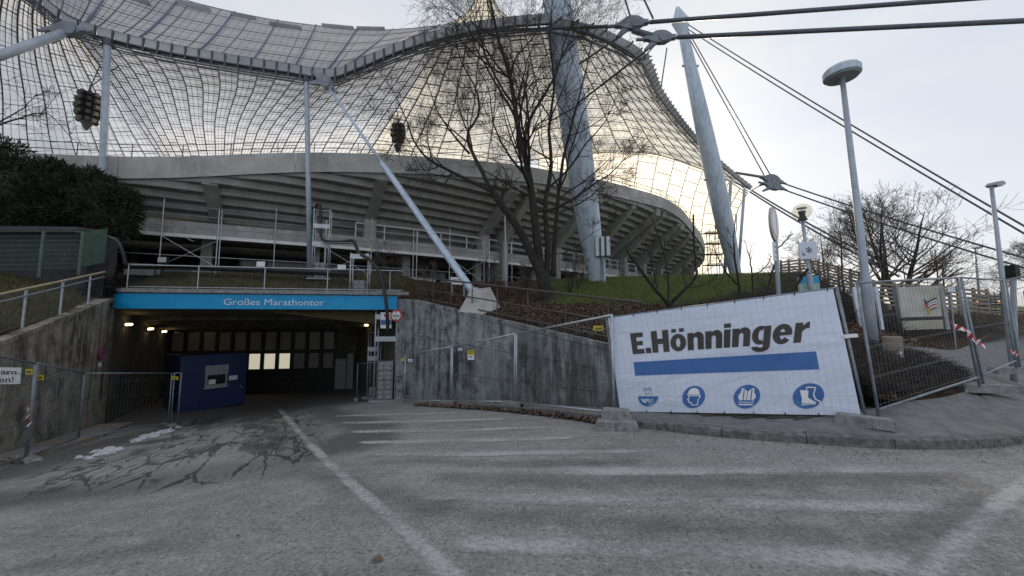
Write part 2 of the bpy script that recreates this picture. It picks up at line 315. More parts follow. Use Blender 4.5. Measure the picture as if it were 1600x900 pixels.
# ------------------------------------------------------------------ objects
ORG = {}
def empty_like(name, loc):
    o = bpy.data.objects.new(name, None); o.empty_display_size = .2; col.objects.link(o); o.location = loc; ORG[o.name] = V(loc); return o
def T(name, label, cat, loc, group=None):
    o = empty_like(name, loc); tag(o, label, cat, group); return o
def tag(o, label=None, cat=None, group=None, kind=None):
    for k, v in (('label', label), ('category', cat), ('group', group), ('kind', kind)):
        if v: o[k] = v
    return o
class MB:
    def __init__(s): s.v = []; s.f = []
    def add(s, vs, fs):
        k = len(s.v); s.v += [tuple(x) for x in vs]; s.f += [tuple(i + k for i in f) for f in fs]; return s
    def hexa(s, p):                              # 8 points: bottom loop then top loop
        return s.add(p, [(3, 2, 1, 0), (4, 5, 6, 7), (0, 1, 5, 4), (1, 2, 6, 5), (2, 3, 7, 6), (3, 0, 4, 7)])
    def box(s, c, sx, sy, sz, ax=None, ay=None, az=None):
        ax = ax or V((1, 0, 0)); ay = ay or V((0, 1, 0)); az = az or V((0, 0, 1)); c = V(c)
        a, b, d = ax * (sx / 2), ay * (sy / 2), az * (sz / 2)
        return s.hexa([c - a - b - d, c + a - b - d, c + a + b - d, c - a + b - d, c - a - b + d, c + a - b + d, c + a + b + d, c - a + b + d])
    def beam(s, p, q, w, h, up=V((0, 0, 1))):
        p, q = V(p), V(q); d = q - p; L = d.length
        if L < 1e-6: return s
        d /= L; x = d.cross(up)
        x = x.normalized() if x.length > 1e-4 else V((1, 0, 0))
        y = x.cross(d)
        return s.box((p + q) / 2, w, L, h, x, d, y)
    def tube(s, pts, r, n=6, cap=True):
        pts = [V(p) for p in pts]; m = len(pts)
        rs = r if isinstance(r, (list, tuple)) else [r] * m
        k = len(s.v); px = None
        for i, p in enumerate(pts):
            d = (pts[min(i + 1, m - 1)] - pts[max(i - 1, 0)])
            d = d.normalized() if d.length > 1e-7 else V((0, 0, 1))
            if px is None: px = d.orthogonal().normalized()
            else:
                px = px - d * px.dot(d); px = px.normalized() if px.length > 1e-5 else d.orthogonal().normalized()
            py = d.cross(px)
            for j in range(n):
                a = 2 * math.pi * j / n; s.v.append(tuple(p + (px * math.cos(a) + py * math.sin(a)) * rs[i]))
        for i in range(m - 1):
            for j in range(n):
                a, b = k + i * n + j, k + i * n + (j + 1) % n; s.f.append((a, b, b + n, a + n))
        if cap: s.f.append(tuple(k + j for j in range(n))[::-1]); s.f.append(tuple(k + (m - 1) * n + j for j in range(n)))
        return s
    def disc(s, c, nrm, r, th, n=24, r2=None):
        nrm = V(nrm).normalized(); c = V(c); return s.tube([c - nrm * th / 2, c + nrm * th / 2], [r, r2 or r], n)
    def ball(s, c, r, nu=12, nv=8, sc=(1, 1, 1)):
        vs = []; fs = []
        for i in range(nv + 1):
            a = math.pi * i / nv
            for j in range(nu):
                b = 2 * math.pi * j / nu; vs.append((c[0] + r * sc[0] * math.sin(a) * math.cos(b), c[1] + r * sc[1] * math.sin(a) * math.sin(b), c[2] + r * sc[2] * math.cos(a)))
        for i in range(nv):
            for j in range(nu): fs.append((i * nu + j, (i + 1) * nu + j, (i + 1) * nu + (j + 1) % nu, i * nu + (j + 1) % nu))
        return s.add(vs, fs)
    def prism(s, pts, off):                      # planar outline pushed along off
        n = len(pts); off = V(off); a = [V(p) for p in pts]
        return s.add(a + [p + off for p in a], [tuple(range(n))[::-1], tuple(range(n, 2 * n))] + [(i, (i + 1) % n, n + (i + 1) % n, n + i) for i in range(n)])
    def quad(s, a, b, c, d): return s.add([a, b, c, d], [(0, 1, 2, 3)])
    def grid(s, rows):
        n = len(rows[0]); vs = [p for r in rows for p in r]
        return s.add(vs, [(i * n + j, i * n + j + 1, (i + 1) * n + j + 1, (i + 1) * n + j) for i in range(len(rows) - 1) for j in range(n - 1)])
    def build(s, name, mat, parent=None, smooth=False, label=None, kind=None):
        me = bpy.data.meshes.new(name); o0 = V((0, 0, 0))
        if parent is not None:
            o0 = ORG[parent.name]
        vs = s.v if o0.length < 1e-9 else [(a - o0.x, b - o0.y, c - o0.z) for a, b, c in s.v]
        me.from_pydata(vs, [], s.f); me.materials.append(M[mat] if isinstance(mat, str) else mat)
        if smooth: me.polygons.foreach_set('use_smooth', [True] * len(me.polygons))
        me.update()
        o = bpy.data.objects.new(name, me); col.objects.link(o)
        ORG[o.name] = o0
        if parent is not None: o.parent = parent
        if label: o['label'] = label
        if kind: o['kind'] = kind
        return o
def lin(a, b, t): return a + (b - a) * t
def polyline(pts, n):                            # resample smoothly (Catmull-Rom), n segments
    m = len(pts) - 1; out = []
    for k in range(n + 1):
        t = k / n * m; i = min(int(t), m - 1); f = t - i
        p0, p1, p2, p3 = pts[max(i - 1, 0)], pts[i], pts[i + 1], pts[min(i + 2, m)]
        out.append(.5 * ((2 * p1) + (p2 - p0) * f + (2 * p0 - 5 * p1 + 4 * p2 - p3) * f * f + (3 * p1 - p0 - 3 * p2 + p3) * f ** 3))
    return out
def textmesh(s, bold=0.):
    c = bpy.data.curves.new('text', 'FONT'); c.body = s; c.offset = bold; c.resolution_u = 4
    o = bpy.data.objects.new('text', c); col.objects.link(o)
    dg = bpy.context.evaluated_depsgraph_get(); me = bpy.data.meshes.new_from_object(o.evaluated_get(dg))
    vs = [v.co.copy() for v in me.vertices]; fs = [tuple(p.vertices) for p in me.polygons]
    bpy.data.objects.remove(o); bpy.data.curves.remove(c); bpy.data.meshes.remove(me)
    return vs, fs
def text_on(s, tl, bl, br, tr, mat, name, parent, off, bold=0., cap=True):
    """letters mapped into the 3-D quad; baseline on bl-br, capital height on tl-tr"""
    vs, fs = textmesh(s, bold); x0 = min(v.x for v in vs); x1 = max(v.x for v in vs); ch = .70 if cap else max(v.y for v in vs)
    b = MB(); out = []
    for v in vs:
        u, h = (v.x - x0) / (x1 - x0), v.y / ch
        out.append(lin(lin(bl, br, u), lin(tl, tr, u), h) + off)
    b.add(out, fs); return b.build(name, mat, parent)
# ================================================================== road, pavement, banks
xs = [-30 + 1. * i for i in range(15)] + [-15 + .16 * i for i in range(150)] + [9 + 1.2 * i for i in range(36)]
ys = [-14 + 1. * i for i in range(15)] + [1.2 + .16 * i for i in range(100)] + [17.4 + .6 * i for i in range(24)]
mb = MB(); mb.grid([[V((x, y, zr(x, y))) for x in xs] for y in ys])
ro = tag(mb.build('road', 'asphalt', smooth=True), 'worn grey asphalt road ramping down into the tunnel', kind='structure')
def segd(p, a, b):
    dx, dy = b[0] - a[0], b[1] - a[1]; t = max(0., min(1., ((p[0] - a[0]) * dx + (p[1] - a[1]) * dy) / (dx * dx + dy * dy + 1e-9))); return math.hypot(p[0] - a[0] - t * dx, p[1] - a[1] - t * dy), t
def gxy(*pts): return [(*G(a, b).xy, w_) for a, b, w_ in pts]
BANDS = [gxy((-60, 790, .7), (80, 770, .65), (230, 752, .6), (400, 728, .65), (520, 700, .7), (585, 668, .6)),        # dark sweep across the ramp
         gxy((30, 740, .7), (120, 705, .7), (220, 680, .8), (300, 664, .9)), gxy((415, 632, 1.4), (440, 660, .9), (455, 690, .6), (480, 715, .4)),  # second band darkens the road colour for shade at the tunnel mouth
         gxy((500, 640, .6), (560, 660, .7), (590, 690, .4)), gxy((470, 735, .25), (560, 760, .22), (660, 790, .2), (760, 806, .16)),  # first band paints the edge of the tunnel-mouth shadow
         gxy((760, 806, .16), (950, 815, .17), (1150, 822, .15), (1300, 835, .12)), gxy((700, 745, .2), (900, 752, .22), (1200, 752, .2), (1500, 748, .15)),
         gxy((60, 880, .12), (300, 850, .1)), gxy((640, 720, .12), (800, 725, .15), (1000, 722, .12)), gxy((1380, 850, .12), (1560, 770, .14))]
RUN = gxy((330, 660, 1.5), (280, 700, 1.2), (230, 730, .9), (330, 740, .5)) , gxy((430, 650, 1.2), (420, 690, .8), (400, 730, .5)), gxy((150, 720, .6), (100, 760, .35))
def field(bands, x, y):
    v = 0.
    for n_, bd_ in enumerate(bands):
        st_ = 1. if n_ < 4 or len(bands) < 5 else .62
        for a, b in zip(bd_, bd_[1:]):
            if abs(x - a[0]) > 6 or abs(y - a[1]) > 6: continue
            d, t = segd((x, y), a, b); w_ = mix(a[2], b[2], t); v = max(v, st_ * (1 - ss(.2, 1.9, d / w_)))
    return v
for nm, bs in (('stain_shade', BANDS), ('runoff', RUN)):
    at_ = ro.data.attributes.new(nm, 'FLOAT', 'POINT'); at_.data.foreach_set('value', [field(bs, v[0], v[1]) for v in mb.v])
KP = polyline([V((1.75, 7.0, 0)), V((2.25, 6.35, 0)), V((3.1, 5.66, 0)), V((4.3, 5.14, 0)), V((5.2, 4.92, 0)), V((6.4, 4.98, 0)), V((7.7, 5.5, 0)), V((10, 7.0, 0)), V((13.5, 9.5, 0)), V((20, 13.2, 0)), V((34, 20, 0))], 80)
FR = polyline([V((2.6, 7.95, 0)), V((4.1, 7.1, 0)), V((5.55, 6.3, 0)), V((5.95, 6.0, 0)), V((6.9, 6.25, 0)), V((8.3, 6.9, 0)), V((9.5, 7.8, 0)), V((9.9, 8.7, 0)), V((10.4, 10.2, 0)), V((12.5, 11.4, 0)), V((15.5, 12.8, 0)), V((22, 17, 0)), V((38, 27, 0))], 80)
# kerb: granite stones laid end to end
kerb = empty_like('kerb', V((3, 5.7, 0))); tag(kerb, 'granite kerb edging the pavement in front of the banner fence', kind='structure')
acc = 0.; seg = []; rng = random.Random(3)
dens = polyline(KP, 800)
i = 0; L = 0.; cur = [dens[0]]; tgt = 1.0
stones = []
for a, b in zip(dens, dens[1:]):
    L += (b - a).length; cur.append(b)
    if L > tgt: stones.append(cur); cur = [b]; L = 0.; tgt = rng.uniform(.85, 1.15)
for st in stones[:26]:
    k = max(2, min(5, len(st))); pp = [st[int(j * (len(st) - 1) / (k - 1))] for j in range(k)]
    tan = (pp[-1] - pp[0]).normalized(); pp[0] = pp[0] + tan * .006; pp[-1] = pp[-1] - tan * .006
    h = .125 + rng.uniform(-.008, .008); off = rng.uniform(-.006, .006); m2 = MB(); rows = []
    for p in pp:
        q = V((tan.y, -tan.x, 0)); q = -q if q.y > 0 else q        # towards the road
        p = p + q * off
        z = zr(p.x, p.y)
        rows.append([V((*(p + q * .012).xy, z - .15)), V((*(p + q * .004).xy, z + h - .018)), V((*(p - q * .018).xy, z + h)), V((*(p - q * .15).xy, z + h)), V((*(p - q * .155).xy, z - .15))])
    m2.grid(rows)
    m2.add(rows[0], [(0, 1, 2, 3, 4)]); m2.add(rows[-1], [(4, 3, 2, 1, 0)])
    m2.build('kerbstone', 'granite', kerb)
rows = []
for k, f in zip(KP, FR):
    d = (f - k); r = []
    a = k + d.normalized() * .15
    for j in range(9):
        t = j / 8; p = lin(a, f, t); zi = mix(zr(f.x, f.y) + .16, H(f.x, f.y) + .01, ss(5.2, 6.6, f.x)); r.append(V((p.x, p.y, mix(zr(k.x, k.y) + .122, zi, t))))
    rows.append(r)
m2 = MB(); m2.grid(rows); tag(m2.build('pavement', 'pave', smooth=True), 'grey asphalt pavement between the kerb and the planted bank', kind='structure')
rows = []
for i in range(0, 18):
    f, k = FR[i], KP[i]; r = []
    for j in range(5):
        p = lin(f, k, j / 4 * (.55 + .06 * math.sin(i * 2.3))) ; zi = mix(zr(f.x, f.y) + .16, H(f.x, f.y) + .01, ss(5.2, 6.6, f.x)); d_ = (k - f).length; a_ = k + (f - k).normalized() * .15
        t_ = 1 - (p - a_).length / max(.01, (f - a_).length); r.append(V((p.x, p.y, mix(zi, zr(k.x, k.y) + .122, max(0, min(1, t_))) + .012)))
    rows.append(r)
m2 = MB(); m2.grid(rows); tag(m2.build('soil_strip', 'soil', smooth=True), 'dark soil strip under the banner fence', kind='structure')
# banks: one sheet from the wall tops back to the horizon
dirL = V((-.548, .836, 0)); nL = V((-.836, -.548, 0)); L0 = V((-7.4, 1.8, 0)); L1 = V((-16.05, 14.95, 0))
A = V((-4.55, 16.85, 0)); B = V((2.7, 8.1, 0)); nR = V((.77, .64, 0))
Fp = []
for k in range(20): t = k / 20; Fp.append((lin(L0, L1, t) + nL * .2, lin(V((-1, .15, 0)), V((-.8, .6, 0)), t)))
for k in range(22): t = k / 22; Fp.append((lin(PL, PR, t) + V((-.03, .2, 0)), lin(V((-.75, .66, 0)), V((-.05, 1, 0)), t)))
for k in range(24): t = k / 24; Fp.append((lin(A, B, t) + nR * .2, lin(V((0, 1, 0)), V((.42, .91, 0)), t)))
for k, f in enumerate(FR): t = k / 80; Fp.append((f, lin(V((.42, .91, 0)), V((.9, .44, 0)), ss(0, 1, t))))
rr = [.28 * k + 5.5e-5 * k ** 4 for k in range(52)]
rows = []
for f, d in Fp:
    d = d.normalized(); rows.append([V((*(f + d * r).xy, H(*(f + d * r).xy))) for r in rr])
m2 = MB(); m2.grid(rows)
tag(m2.build('grass_bank', 'ground', smooth=True), 'earth bank with lawn, dry grass and dead leaves above the walls', kind='structure')
# ---- painted lines, laid as thin sheets 4 mm above the road
def stripe(name, label, ctr, wid, n=140):
    c = polyline([V((x, y, 0)) for x, y in ctr], n); ww = polyline([V((a, 0, 0)) for a in wid], n); m = MB(); rows = []
    for i, p in enumerate(c):
        h = ww[i].x / 2 * 1.3 * (1 + .22 * pnoise(V((i * .35, ctr[0][1], 0))) + .15 * pnoise(V((i * 1.3, ctr[0][1], 5))))
        if min(i, len(c) - 1 - i) < 3: h *= .6 + .13 * min(i, len(c) - 1 - i)
        a = G(p.x - (h if abs(c[-1].y - c[0].y) > 90 else 0), p.y - (0 if abs(c[-1].y - c[0].y) > 90 else h)); b = G(p.x + (h if abs(c[-1].y - c[0].y) > 90 else 0), p.y + (0 if abs(c[-1].y - c[0].y) > 90 else h))
        rows.append([V((q.x, q.y, zr(q.x, q.y) + .006)) for q in (lin(a, b, j / 4) for j in range(5))])
    m.grid(rows); o = tag(m.build(name, 'paint'), label, kind='structure'); N_ = len(rows)
    at_ = o.data.attributes.new('fade', 'FLOAT', 'POINT'); at_.data.foreach_set('value', [q_ * min(1., min(i, N_ - 1 - i) / 8.) for i in range(N_) for q_ in (0., .85, 1., .85, 0.)])
stripe('road_marking', 'faded white edge line running from the tunnel to the viewer', [(436, 638), (470, 678), (520, 730), (585, 788), (650, 845), (735, 930)], [9, 13, 20, 28, 36, 52])
stripe('road_marking', 'slanting faded white line at the right edge of the road', [(1660, 690), (1600, 752), (1540, 810), (1470, 880), (1420, 930)], [40, 46, 56, 70, 80])
for ctr, wid, lb in (([(605, 738), (900, 737), (1250, 735), (1585, 731)], [9, 12, 13, 11], 'fourth hatch stripe from the viewer, long and pale'),
                     ([(640, 776), (900, 781), (1200, 789), (1475, 795)], [11, 16, 18, 16], 'third hatch stripe from the viewer'),
                     ([(705, 848), (950, 858), (1200, 868), (1440, 884)], [22, 30, 32, 30], 'nearest broad hatch stripe on the asphalt'),
                     ([(575, 711), (800, 709), (1110, 703)], [5, 7, 5], 'hatch stripe just before the banner foot'),
                     ([(560, 692), (700, 690), (900, 684)], [4, 6, 4], 'thin hatch stripe halfway to the tunnel'),
                     ([(545, 675), (700, 673), (860, 668)], [4, 5, 4], 'faint hatch stripe near the right wall fence'),
                     ([(530, 661), (660, 659), (790, 655)], [3, 4, 3], 'faint hatch stripe outside the tunnel mouth'),
                     ([(520, 650), (620, 648), (720, 645)], [3, 3, 3], 'farthest faint hatch stripe at the tunnel mouth')):
    stripe('road_marking', lb, ctr, wid)
# ================================================================== retaining walls
def wall(name, label, p0, p1, zt, zb, cols_, fr, th, mat, nrm, cat='wall'):
    """panels between recessed joints in front of a backing; nrm points to the viewer side"""
    r = T(name, label, cat, V((*((p0 + p1) / 2).xy, zb(.5))))
    def pt(t, f, o): p = lin(p0, p1, t) + nrm * o; return V((p.x, p.y, mix(zb(t), zt(t), f)))
    b = MB()
    N = 16
    b.grid([[pt(i / N, 0, -th), pt(i / N, 0, -.03), pt(i / N, 1, -.03), pt(i / N, 1, -th)] for i in range(N + 1)])
    b.build('backing', mat, r)
    Lw = (p1 - p0).length; e = .006 / Lw
    for i in range(cols_):
        for j in range(len(fr) - 1):
            a, c = i / cols_ + e, (i + 1) / cols_ - e; lo, hi = fr[j] + .0025, fr[j + 1] - .0025
            pr = rng.uniform(0, .006)
            m = MB(); m.hexa([pt(a, lo, pr), pt(c, lo, pr), pt(c, lo, -.028), pt(a, lo, -.028), pt(a, hi, pr), pt(c, hi, pr), pt(c, hi, -.028), pt(a, hi, -.028)])
            m.build('wall_panel', mat, r)
    m = MB(); m.grid([[pt(i / N, 1, .03), pt(i / N, 1, .03) + V((0, 0, .12)), pt(i / N, 1, -th - .05) + V((0, 0, .12)), pt(i / N, 1, -th - .05)] for i in range(N + 1)])
    a, c = [pt(0, 1, o) for o in (.03, -th - .05)]; m.quad(a, c, c + V((0, 0, .12)), a + V((0, 0, .12)))
    a, c = [pt(1, 1, o) for o in (.03, -th - .05)]; m.quad(a, c, c + V((0, 0, .12)), a + V((0, 0, .12)))
    m.build('coping', mat, r)
    return r
def Hs(x, y): return H(x, y)
vR = V((-nR.x, -nR.y, 0)); vL = V((.836, .548, 0))
wall('retaining_wall', 'tall grey stained concrete wall sloping down from the tunnel to the banner', A, B,
     lambda t: mix(2.42, .82, t), lambda t: zr(*(lin(A, B, t)).xy) - .25, 9, [0, .36, .68, 1], .4, 'wallR', vR)
wall('retaining_wall', 'brownish stained concrete wall left of the tunnel mouth', L0, L1,
     lambda t: mix(-.6, 2.42, t), lambda t: zr(*(lin(L0, L1, t)).xy) - .25, 8, [0, .3, .6, 1], .4, 'wallL', vL)
# low concrete edging behind the banner
r = T('concrete_edging', 'low dirty concrete edging under the banner fence', 'edging', V((4, 7.2, 0)))
for k in range(6):
    a, b = lin(B, V((5.6, 6.25, 0)), k / 6 + .003), lin(B, V((5.6, 6.25, 0)), (k + 1) / 6 - .003); o = V((-.45, -.8, 0)) * .12
    za, zb_ = zr(*a.xy) - .2, zr(*b.xy) - .2; ta, tb = H(*a.xy) + .03, H(*b.xy) + .03
    m = MB(); m.hexa([V((*(a + o).xy, za)), V((*(b + o).xy, zb_)), V((*b.xy, zb_)), V((*a.xy, za)), V((*(a + o).xy, ta)), V((*(b + o).xy, tb)), V((*b.xy, tb)), V((*a.xy, ta))])
    m.build('edging_stone', 'block', r)
# ================================================================== tunnel
AX = V((-.535, .845, 0)); TL_ = 9.7
tun = T('tunnel_portal', 'wide road tunnel mouth under a cyan fascia reading Großes Marathontor', 'tunnel', V((-10.6, 15.9, -2.2)))
fd = (PR - PL).normalized(); fn = V((fd.y, -fd.x, 0))
def wq(m, p, q, z0, z1, th, n_):
    m.hexa([V((*p.xy, z0(p))), V((*q.xy, z0(q))), V((*(q + n_ * th).xy, z0(q))), V((*(p + n_ * th).xy, z0(p))), V((*p.xy, z1)), V((*q.xy, z1)), V((*(q + n_ * th).xy, z1)), V((*(p + n_ * th).xy, z1))])
zf = lambda p: zr(p.x, p.y) - .3
nTL = V((-AX.y, AX.x, 0)); nTR = -nTL
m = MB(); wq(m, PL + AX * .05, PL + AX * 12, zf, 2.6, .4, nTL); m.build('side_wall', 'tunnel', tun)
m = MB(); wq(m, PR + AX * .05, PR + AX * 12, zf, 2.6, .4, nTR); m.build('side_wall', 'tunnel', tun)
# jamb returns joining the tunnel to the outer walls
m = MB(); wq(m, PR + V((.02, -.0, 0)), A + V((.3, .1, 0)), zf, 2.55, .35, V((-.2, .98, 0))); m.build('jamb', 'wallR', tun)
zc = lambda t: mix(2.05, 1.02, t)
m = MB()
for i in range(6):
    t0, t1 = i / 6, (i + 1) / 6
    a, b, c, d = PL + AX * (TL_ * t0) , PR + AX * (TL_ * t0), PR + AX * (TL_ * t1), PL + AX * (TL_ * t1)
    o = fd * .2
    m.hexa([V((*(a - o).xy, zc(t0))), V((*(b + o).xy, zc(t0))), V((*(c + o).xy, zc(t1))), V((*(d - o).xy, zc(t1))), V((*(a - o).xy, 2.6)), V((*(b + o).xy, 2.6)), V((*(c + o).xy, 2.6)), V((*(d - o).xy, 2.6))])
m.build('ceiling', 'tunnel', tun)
for k, t in enumerate((.3, .5, .68, .84)):
    a, b = PL + AX * (TL_ * t), PR + AX * (TL_ * t); m = MB()
    m.beam(V((*a.xy, zc(t) - .06)), V((*b.xy, zc(t) - .06)), .35, .2); m.build('ceiling_beam', 'tunnel', tun)
fo = fn * .1
def fp(px, py, o=0.): return hitplane(px, py, PL + fo + fn * o, fn)
zb0, zb1 = 2.06, 2.68
for k in range(5):
    a, b = lin(PL, PR, k / 5) + fd * (.004), lin(PL, PR, (k + 1) / 5) - fd * .004
    m = MB(); m.hexa([V((*(a + fo).xy, zb0)), V((*(b + fo).xy, zb0)), V((*b.xy, zb0)), V((*a.xy, zb0)), V((*(a + fo).xy, zb1)), V((*(b + fo).xy, zb1)), V((*b.xy, zb1)), V((*a.xy, zb1))])
    m.build('fascia_panel', 'blue', tun)
m = MB(); m.beam(V((*(PL + fn * .02).xy, 2.80)), V((*(PR + fn * .02 + fd * .5).xy, 2.80)), .34, .16); m.build('roof_kerb', 'block', tun)
zl0 = fp(430, 477).z; zl1 = zl0 + .27
def tz(px, z): p = fp(px, 470); return V((p.x, p.y, z))
text_on('Großes Marathontor', tz(350, zl1), tz(350, zl0), tz(507, zl0), tz(507, zl1), 'letter', 'lettering', tun, fn * .012, .0)
def lamp(px, py, base, n_, d, lb):
    p = hitplane(px, py, V((base.x, base.y, 0)), n_); r = T('wall_lamp', lb, 'lamp', p, 'lit tube lamps on the tunnel walls')
    m = MB(); m.box(p + n_ * .05, .75, .09, .12, d, n_); m.build('lamp_housing', 'grey', r)
    m = MB(); m.tube([p + n_ * .13 - d * .34, p + n_ * .13 + d * .34], .05, 10); m.build('lamp_tube', 'lamp_on', r)
lw = ['nearest lit lamp on the left tunnel wall', 'second lit lamp along the left tunnel wall', 'third lit lamp along the left tunnel wall', 'deepest lit lamp on the left tunnel wall']
for (px, py), lb in zip(((195, 507), (230, 514), (252, 518), (270, 521)), lw): lamp(px, py, PL, -nTL, AX, lb)
for (px, py), lb in zip(((576, 508), (551, 512)), ('nearer lit lamp on the right tunnel wall', 'farther lit lamp on the right tunnel wall')): lamp(px, py, PR, -nTR, AX, lb)
# roll-up gate with window panes at the back
GL, GR = PL + AX * TL_, PR + AX * TL_; gd = (GR - GL).normalized(); gn = V((gd.y, -gd.x, 0)); GW = (GR - GL).length
gate = T('sectional_gate', 'dark sectional gate with two rows of glazed panes at the back of the tunnel', 'gate', V((*((GL + GR) / 2).xy, -3)))
m = MB()
def gp(u, z, o=0.): p = GL + gd * (GW * u) + gn * o; return V((p.x, p.y, z))
def gbox(m, u0, u1, z0, z1, o0, o1): m.hexa([gp(u0, z0, o1), gp(u1, z0, o1), gp(u1, z0, o0), gp(u0, z0, o0), gp(u0, z1, o1), gp(u1, z1, o1), gp(u1, z1, o0), gp(u0, z1, o0)])
NC = 11; cw = .88 / NC; r1, r0, r2 = (-.36, .86), None, (-1.56, -.52)
for i in range(NC + 1): gbox(m, i * cw - .008, i * cw + .008, -3.4, 1.1, -.05, .06)
gbox(m, 0, .88, .86, 1.12, -.05, .05); gbox(m, 0, .88, -.52, -.36, -.05, .05)
m.build('gate_frame', 'black', gate)
for k in range(3):
    m = MB(); gbox(m, 0, .88, -3.4 + .61 * k, -3.4 + .61 * (k + 1) - .015, -.04, .02 ); m.build('gate_section', 'black', gate)
for i in range(NC):
    for row in (0, 1):
        z0, z1 = r1 if row == 0 else r2
        lit = row == 1 and 2 <= i <= 7
        m = MB(); gbox(m, i * cw + .012, (i + 1) * cw - .012, z0 + .04, z1 - .04, -.01, .01)
        m.build('pane', 'pane_daylit' if lit else 'pane_dull', gate)
m = MB(); gbox(m, .88, 1.0, -3.4, 1.1, -.1, .04); m.build('side_panel', 'tunnel', gate)
m = MB(); gbox(m, .885, .945, -2.9, -.95, .05, .10); m.build('wicket_door', 'grey', gate)
m = MB(); gbox(m, .955, .99, -2.9, -.6, .05, .3); m.build('control_cabinet', 'grey', gate)
m = MB(); gbox(m, -.15, 1.15, -3.8, 1.6, -.7, -.5); m.build('gap_backing', 'black', gate)  # added dark backing that keeps the sky out of the pane gaps
# navy site container
c0, c1 = G(276, 645), G(380, 633); cdir = (c1 - c0); cdir.z = 0; cdir.normalize(); cn = V((cdir.y, -cdir.x, 0)); zb_ = min(c0.z, c1.z) + .12
con = T('site_container', 'navy blue site container with a small window parked inside the tunnel mouth', 'container', c0)
Wc = (c1 - c0).length
def cpnt(u, z, o=0.): p = c0 + cdir * u + cn * o; return V((p.x, p.y, zb_ + z))
def cbox(m, u0, u1, z0, z1, o0, o1): m.hexa([cpnt(u0, z0, o1), cpnt(u1, z0, o1), cpnt(u1, z0, o0), cpnt(u0, z0, o0), cpnt(u0, z1, o1), cpnt(u1, z1, o1), cpnt(u1, z1, o0), cpnt(u0, z1, o0)])
m = MB(); cbox(m, 0, Wc, 0, 2.45, -2.4, 0); m.build('body', 'navy', con)
for z0_, z1_ in ((2.46, 2.56), (-.04, .0)):
    m = MB(); cbox(m, -.02, Wc + .02, z0_, z1_, -2.42, .03); m.build('frame_rail', 'navy', con)
for k in range(15):
    u = .12 + k * (Wc - .24) / 15; w_ = (Wc - .24) / 15
    m = MB(); cbox(m, u + .02, u + w_ * .55, .14, 2.40, .0, .018); m.build('wall_rib', 'navy', con)
m = MB(); cbox(m, Wc - .1, Wc + .03, .11, 2.45, -.1, .035); m.build('corner_post', 'navy', con)
def cpx(px, py): p = hitplane(px, py, V((c0.x, c0.y, 0)), cn); return (p - c0).dot(cdir), p.z - zb_
ua, za = cpx(319, 606); ub, zb2 = cpx(356, 569)
m = MB(); cbox(m, ua, ub, za, zb2, .0, .05); wf = m.build('window', 'grey', con)
m = MB(); cbox(m, ua - .04, ub + .04, za - .06, za - .005, .0, .11); m.build('sill', 'galv', wf)
m = MB(); cbox(m, ua - .02, ub + .02, za + (zb2 - za) * .56, zb2 - .03, .05, .075); m.build('roller_shutter_box', 'grey', wf)
m = MB(); cbox(m, ua + .1, ub - .08, za + .12, za + (zb2 - za) * .55, .052, .06); m.build('pane', 'darkglass', wf)
m = MB(); cbox(m, ua + .14, ua + .42, za + .14, za + .36, .062, .066); m.build('notice', 'white', wf)
ua, za = cpx(357, 594); ub, zb2 = cpx(371, 586)
m = MB(); cbox(m, ua, ub, za, zb2, .0, .03); m.build('notice_plate', 'letter', con)
ua, za = cpx(374, 604)
m = MB(); m.beam(cpnt(ua, za + .1, .02), cpnt(ua + .12, za - .08, .02), .05, .02); m.build('door_handle', 'galv', con)
# ================================================================== stadium
BC = polyline([V((-34, 12, 0)), V((-27, 16.2, 0)), V((-20, 20.3, 0)), V((-12.7, 24.4, 0)), V((-5.6, 29.1, 0)), V((0, 33.6, 0)), V((5.3, 38.2, 0)), V((9.6, 42.3, 0)), V((14.4, 46.4, 0)), V((20.0, 51, 0)), V((24.2, 57, 0)), V((25.2, 65, 0))], 220)
DD = polyline([V((a, 0, 0)) for a in (.5, 1.4, 2.7, 4.8, 6.5, 7.6, 8.3, 8.7, 8, 6.2, 4.6, 3.8)], 220)
DD = [d.x for d in DD]; NB = len(BC)
TN = []
for i in range(NB):
    t = (BC[min(i + 8, NB - 1)] - BC[max(i - 8, 0)]).normalized(); TN.append((t, V((t.y, -t.x, 0))))
ZG, SL = 7.0, .62
def SP(i, d, z): p = BC[i] + TN[i][1] * d; return V((p.x, p.y, z))
cum = [0.]
for i in range(1, NB): cum.append(cum[-1] + (BC[i] - BC[i - 1]).length)
def at_len(L): return min(range(NB), key=lambda i: abs(cum[i] - L))
sta = T('stadium_stand', 'raked concrete grandstand seen from below with curved rim and stepped soffit', 'stadium', V((-6, 29, 4.3)))
# stepped soffit: one ribbon per tread, cut off where the rim comes down
for k in range(15):
    d0 = .2 + k * .62; d1 = d0 + .62; m = MB(); rows = []
    for i in range(0, NB, 2):
        lim = DD[i] - .15
        if d0 >= lim: 
            if rows and len(rows) > 1: m.grid(rows)
            rows = []; continue
        a, b = d0, min(d1, lim); z = ZG + .12 + d0 * SL
        rows.append([SP(i, a - .02, z), SP(i, a, z - .02), SP(i, b - .05, z), SP(i, b - .02, z + .03), SP(i, b, z + .62 * SL + .0), SP(i, b - .1, z + .62 * SL)])
    if len(rows) > 1: m.grid(rows)
    if m.v: m.build('tread', 'soff', sta, smooth=False)
# closing slab behind the steps
m = MB(); m.grid([[SP(i, -.3, ZG + .2), SP(i, .2, ZG + .45), SP(i, DD[i] - .05, ZG + .55 + DD[i] * SL)] for i in range(0, NB, 2)]); m.build('stand_slab', 'soff', sta)
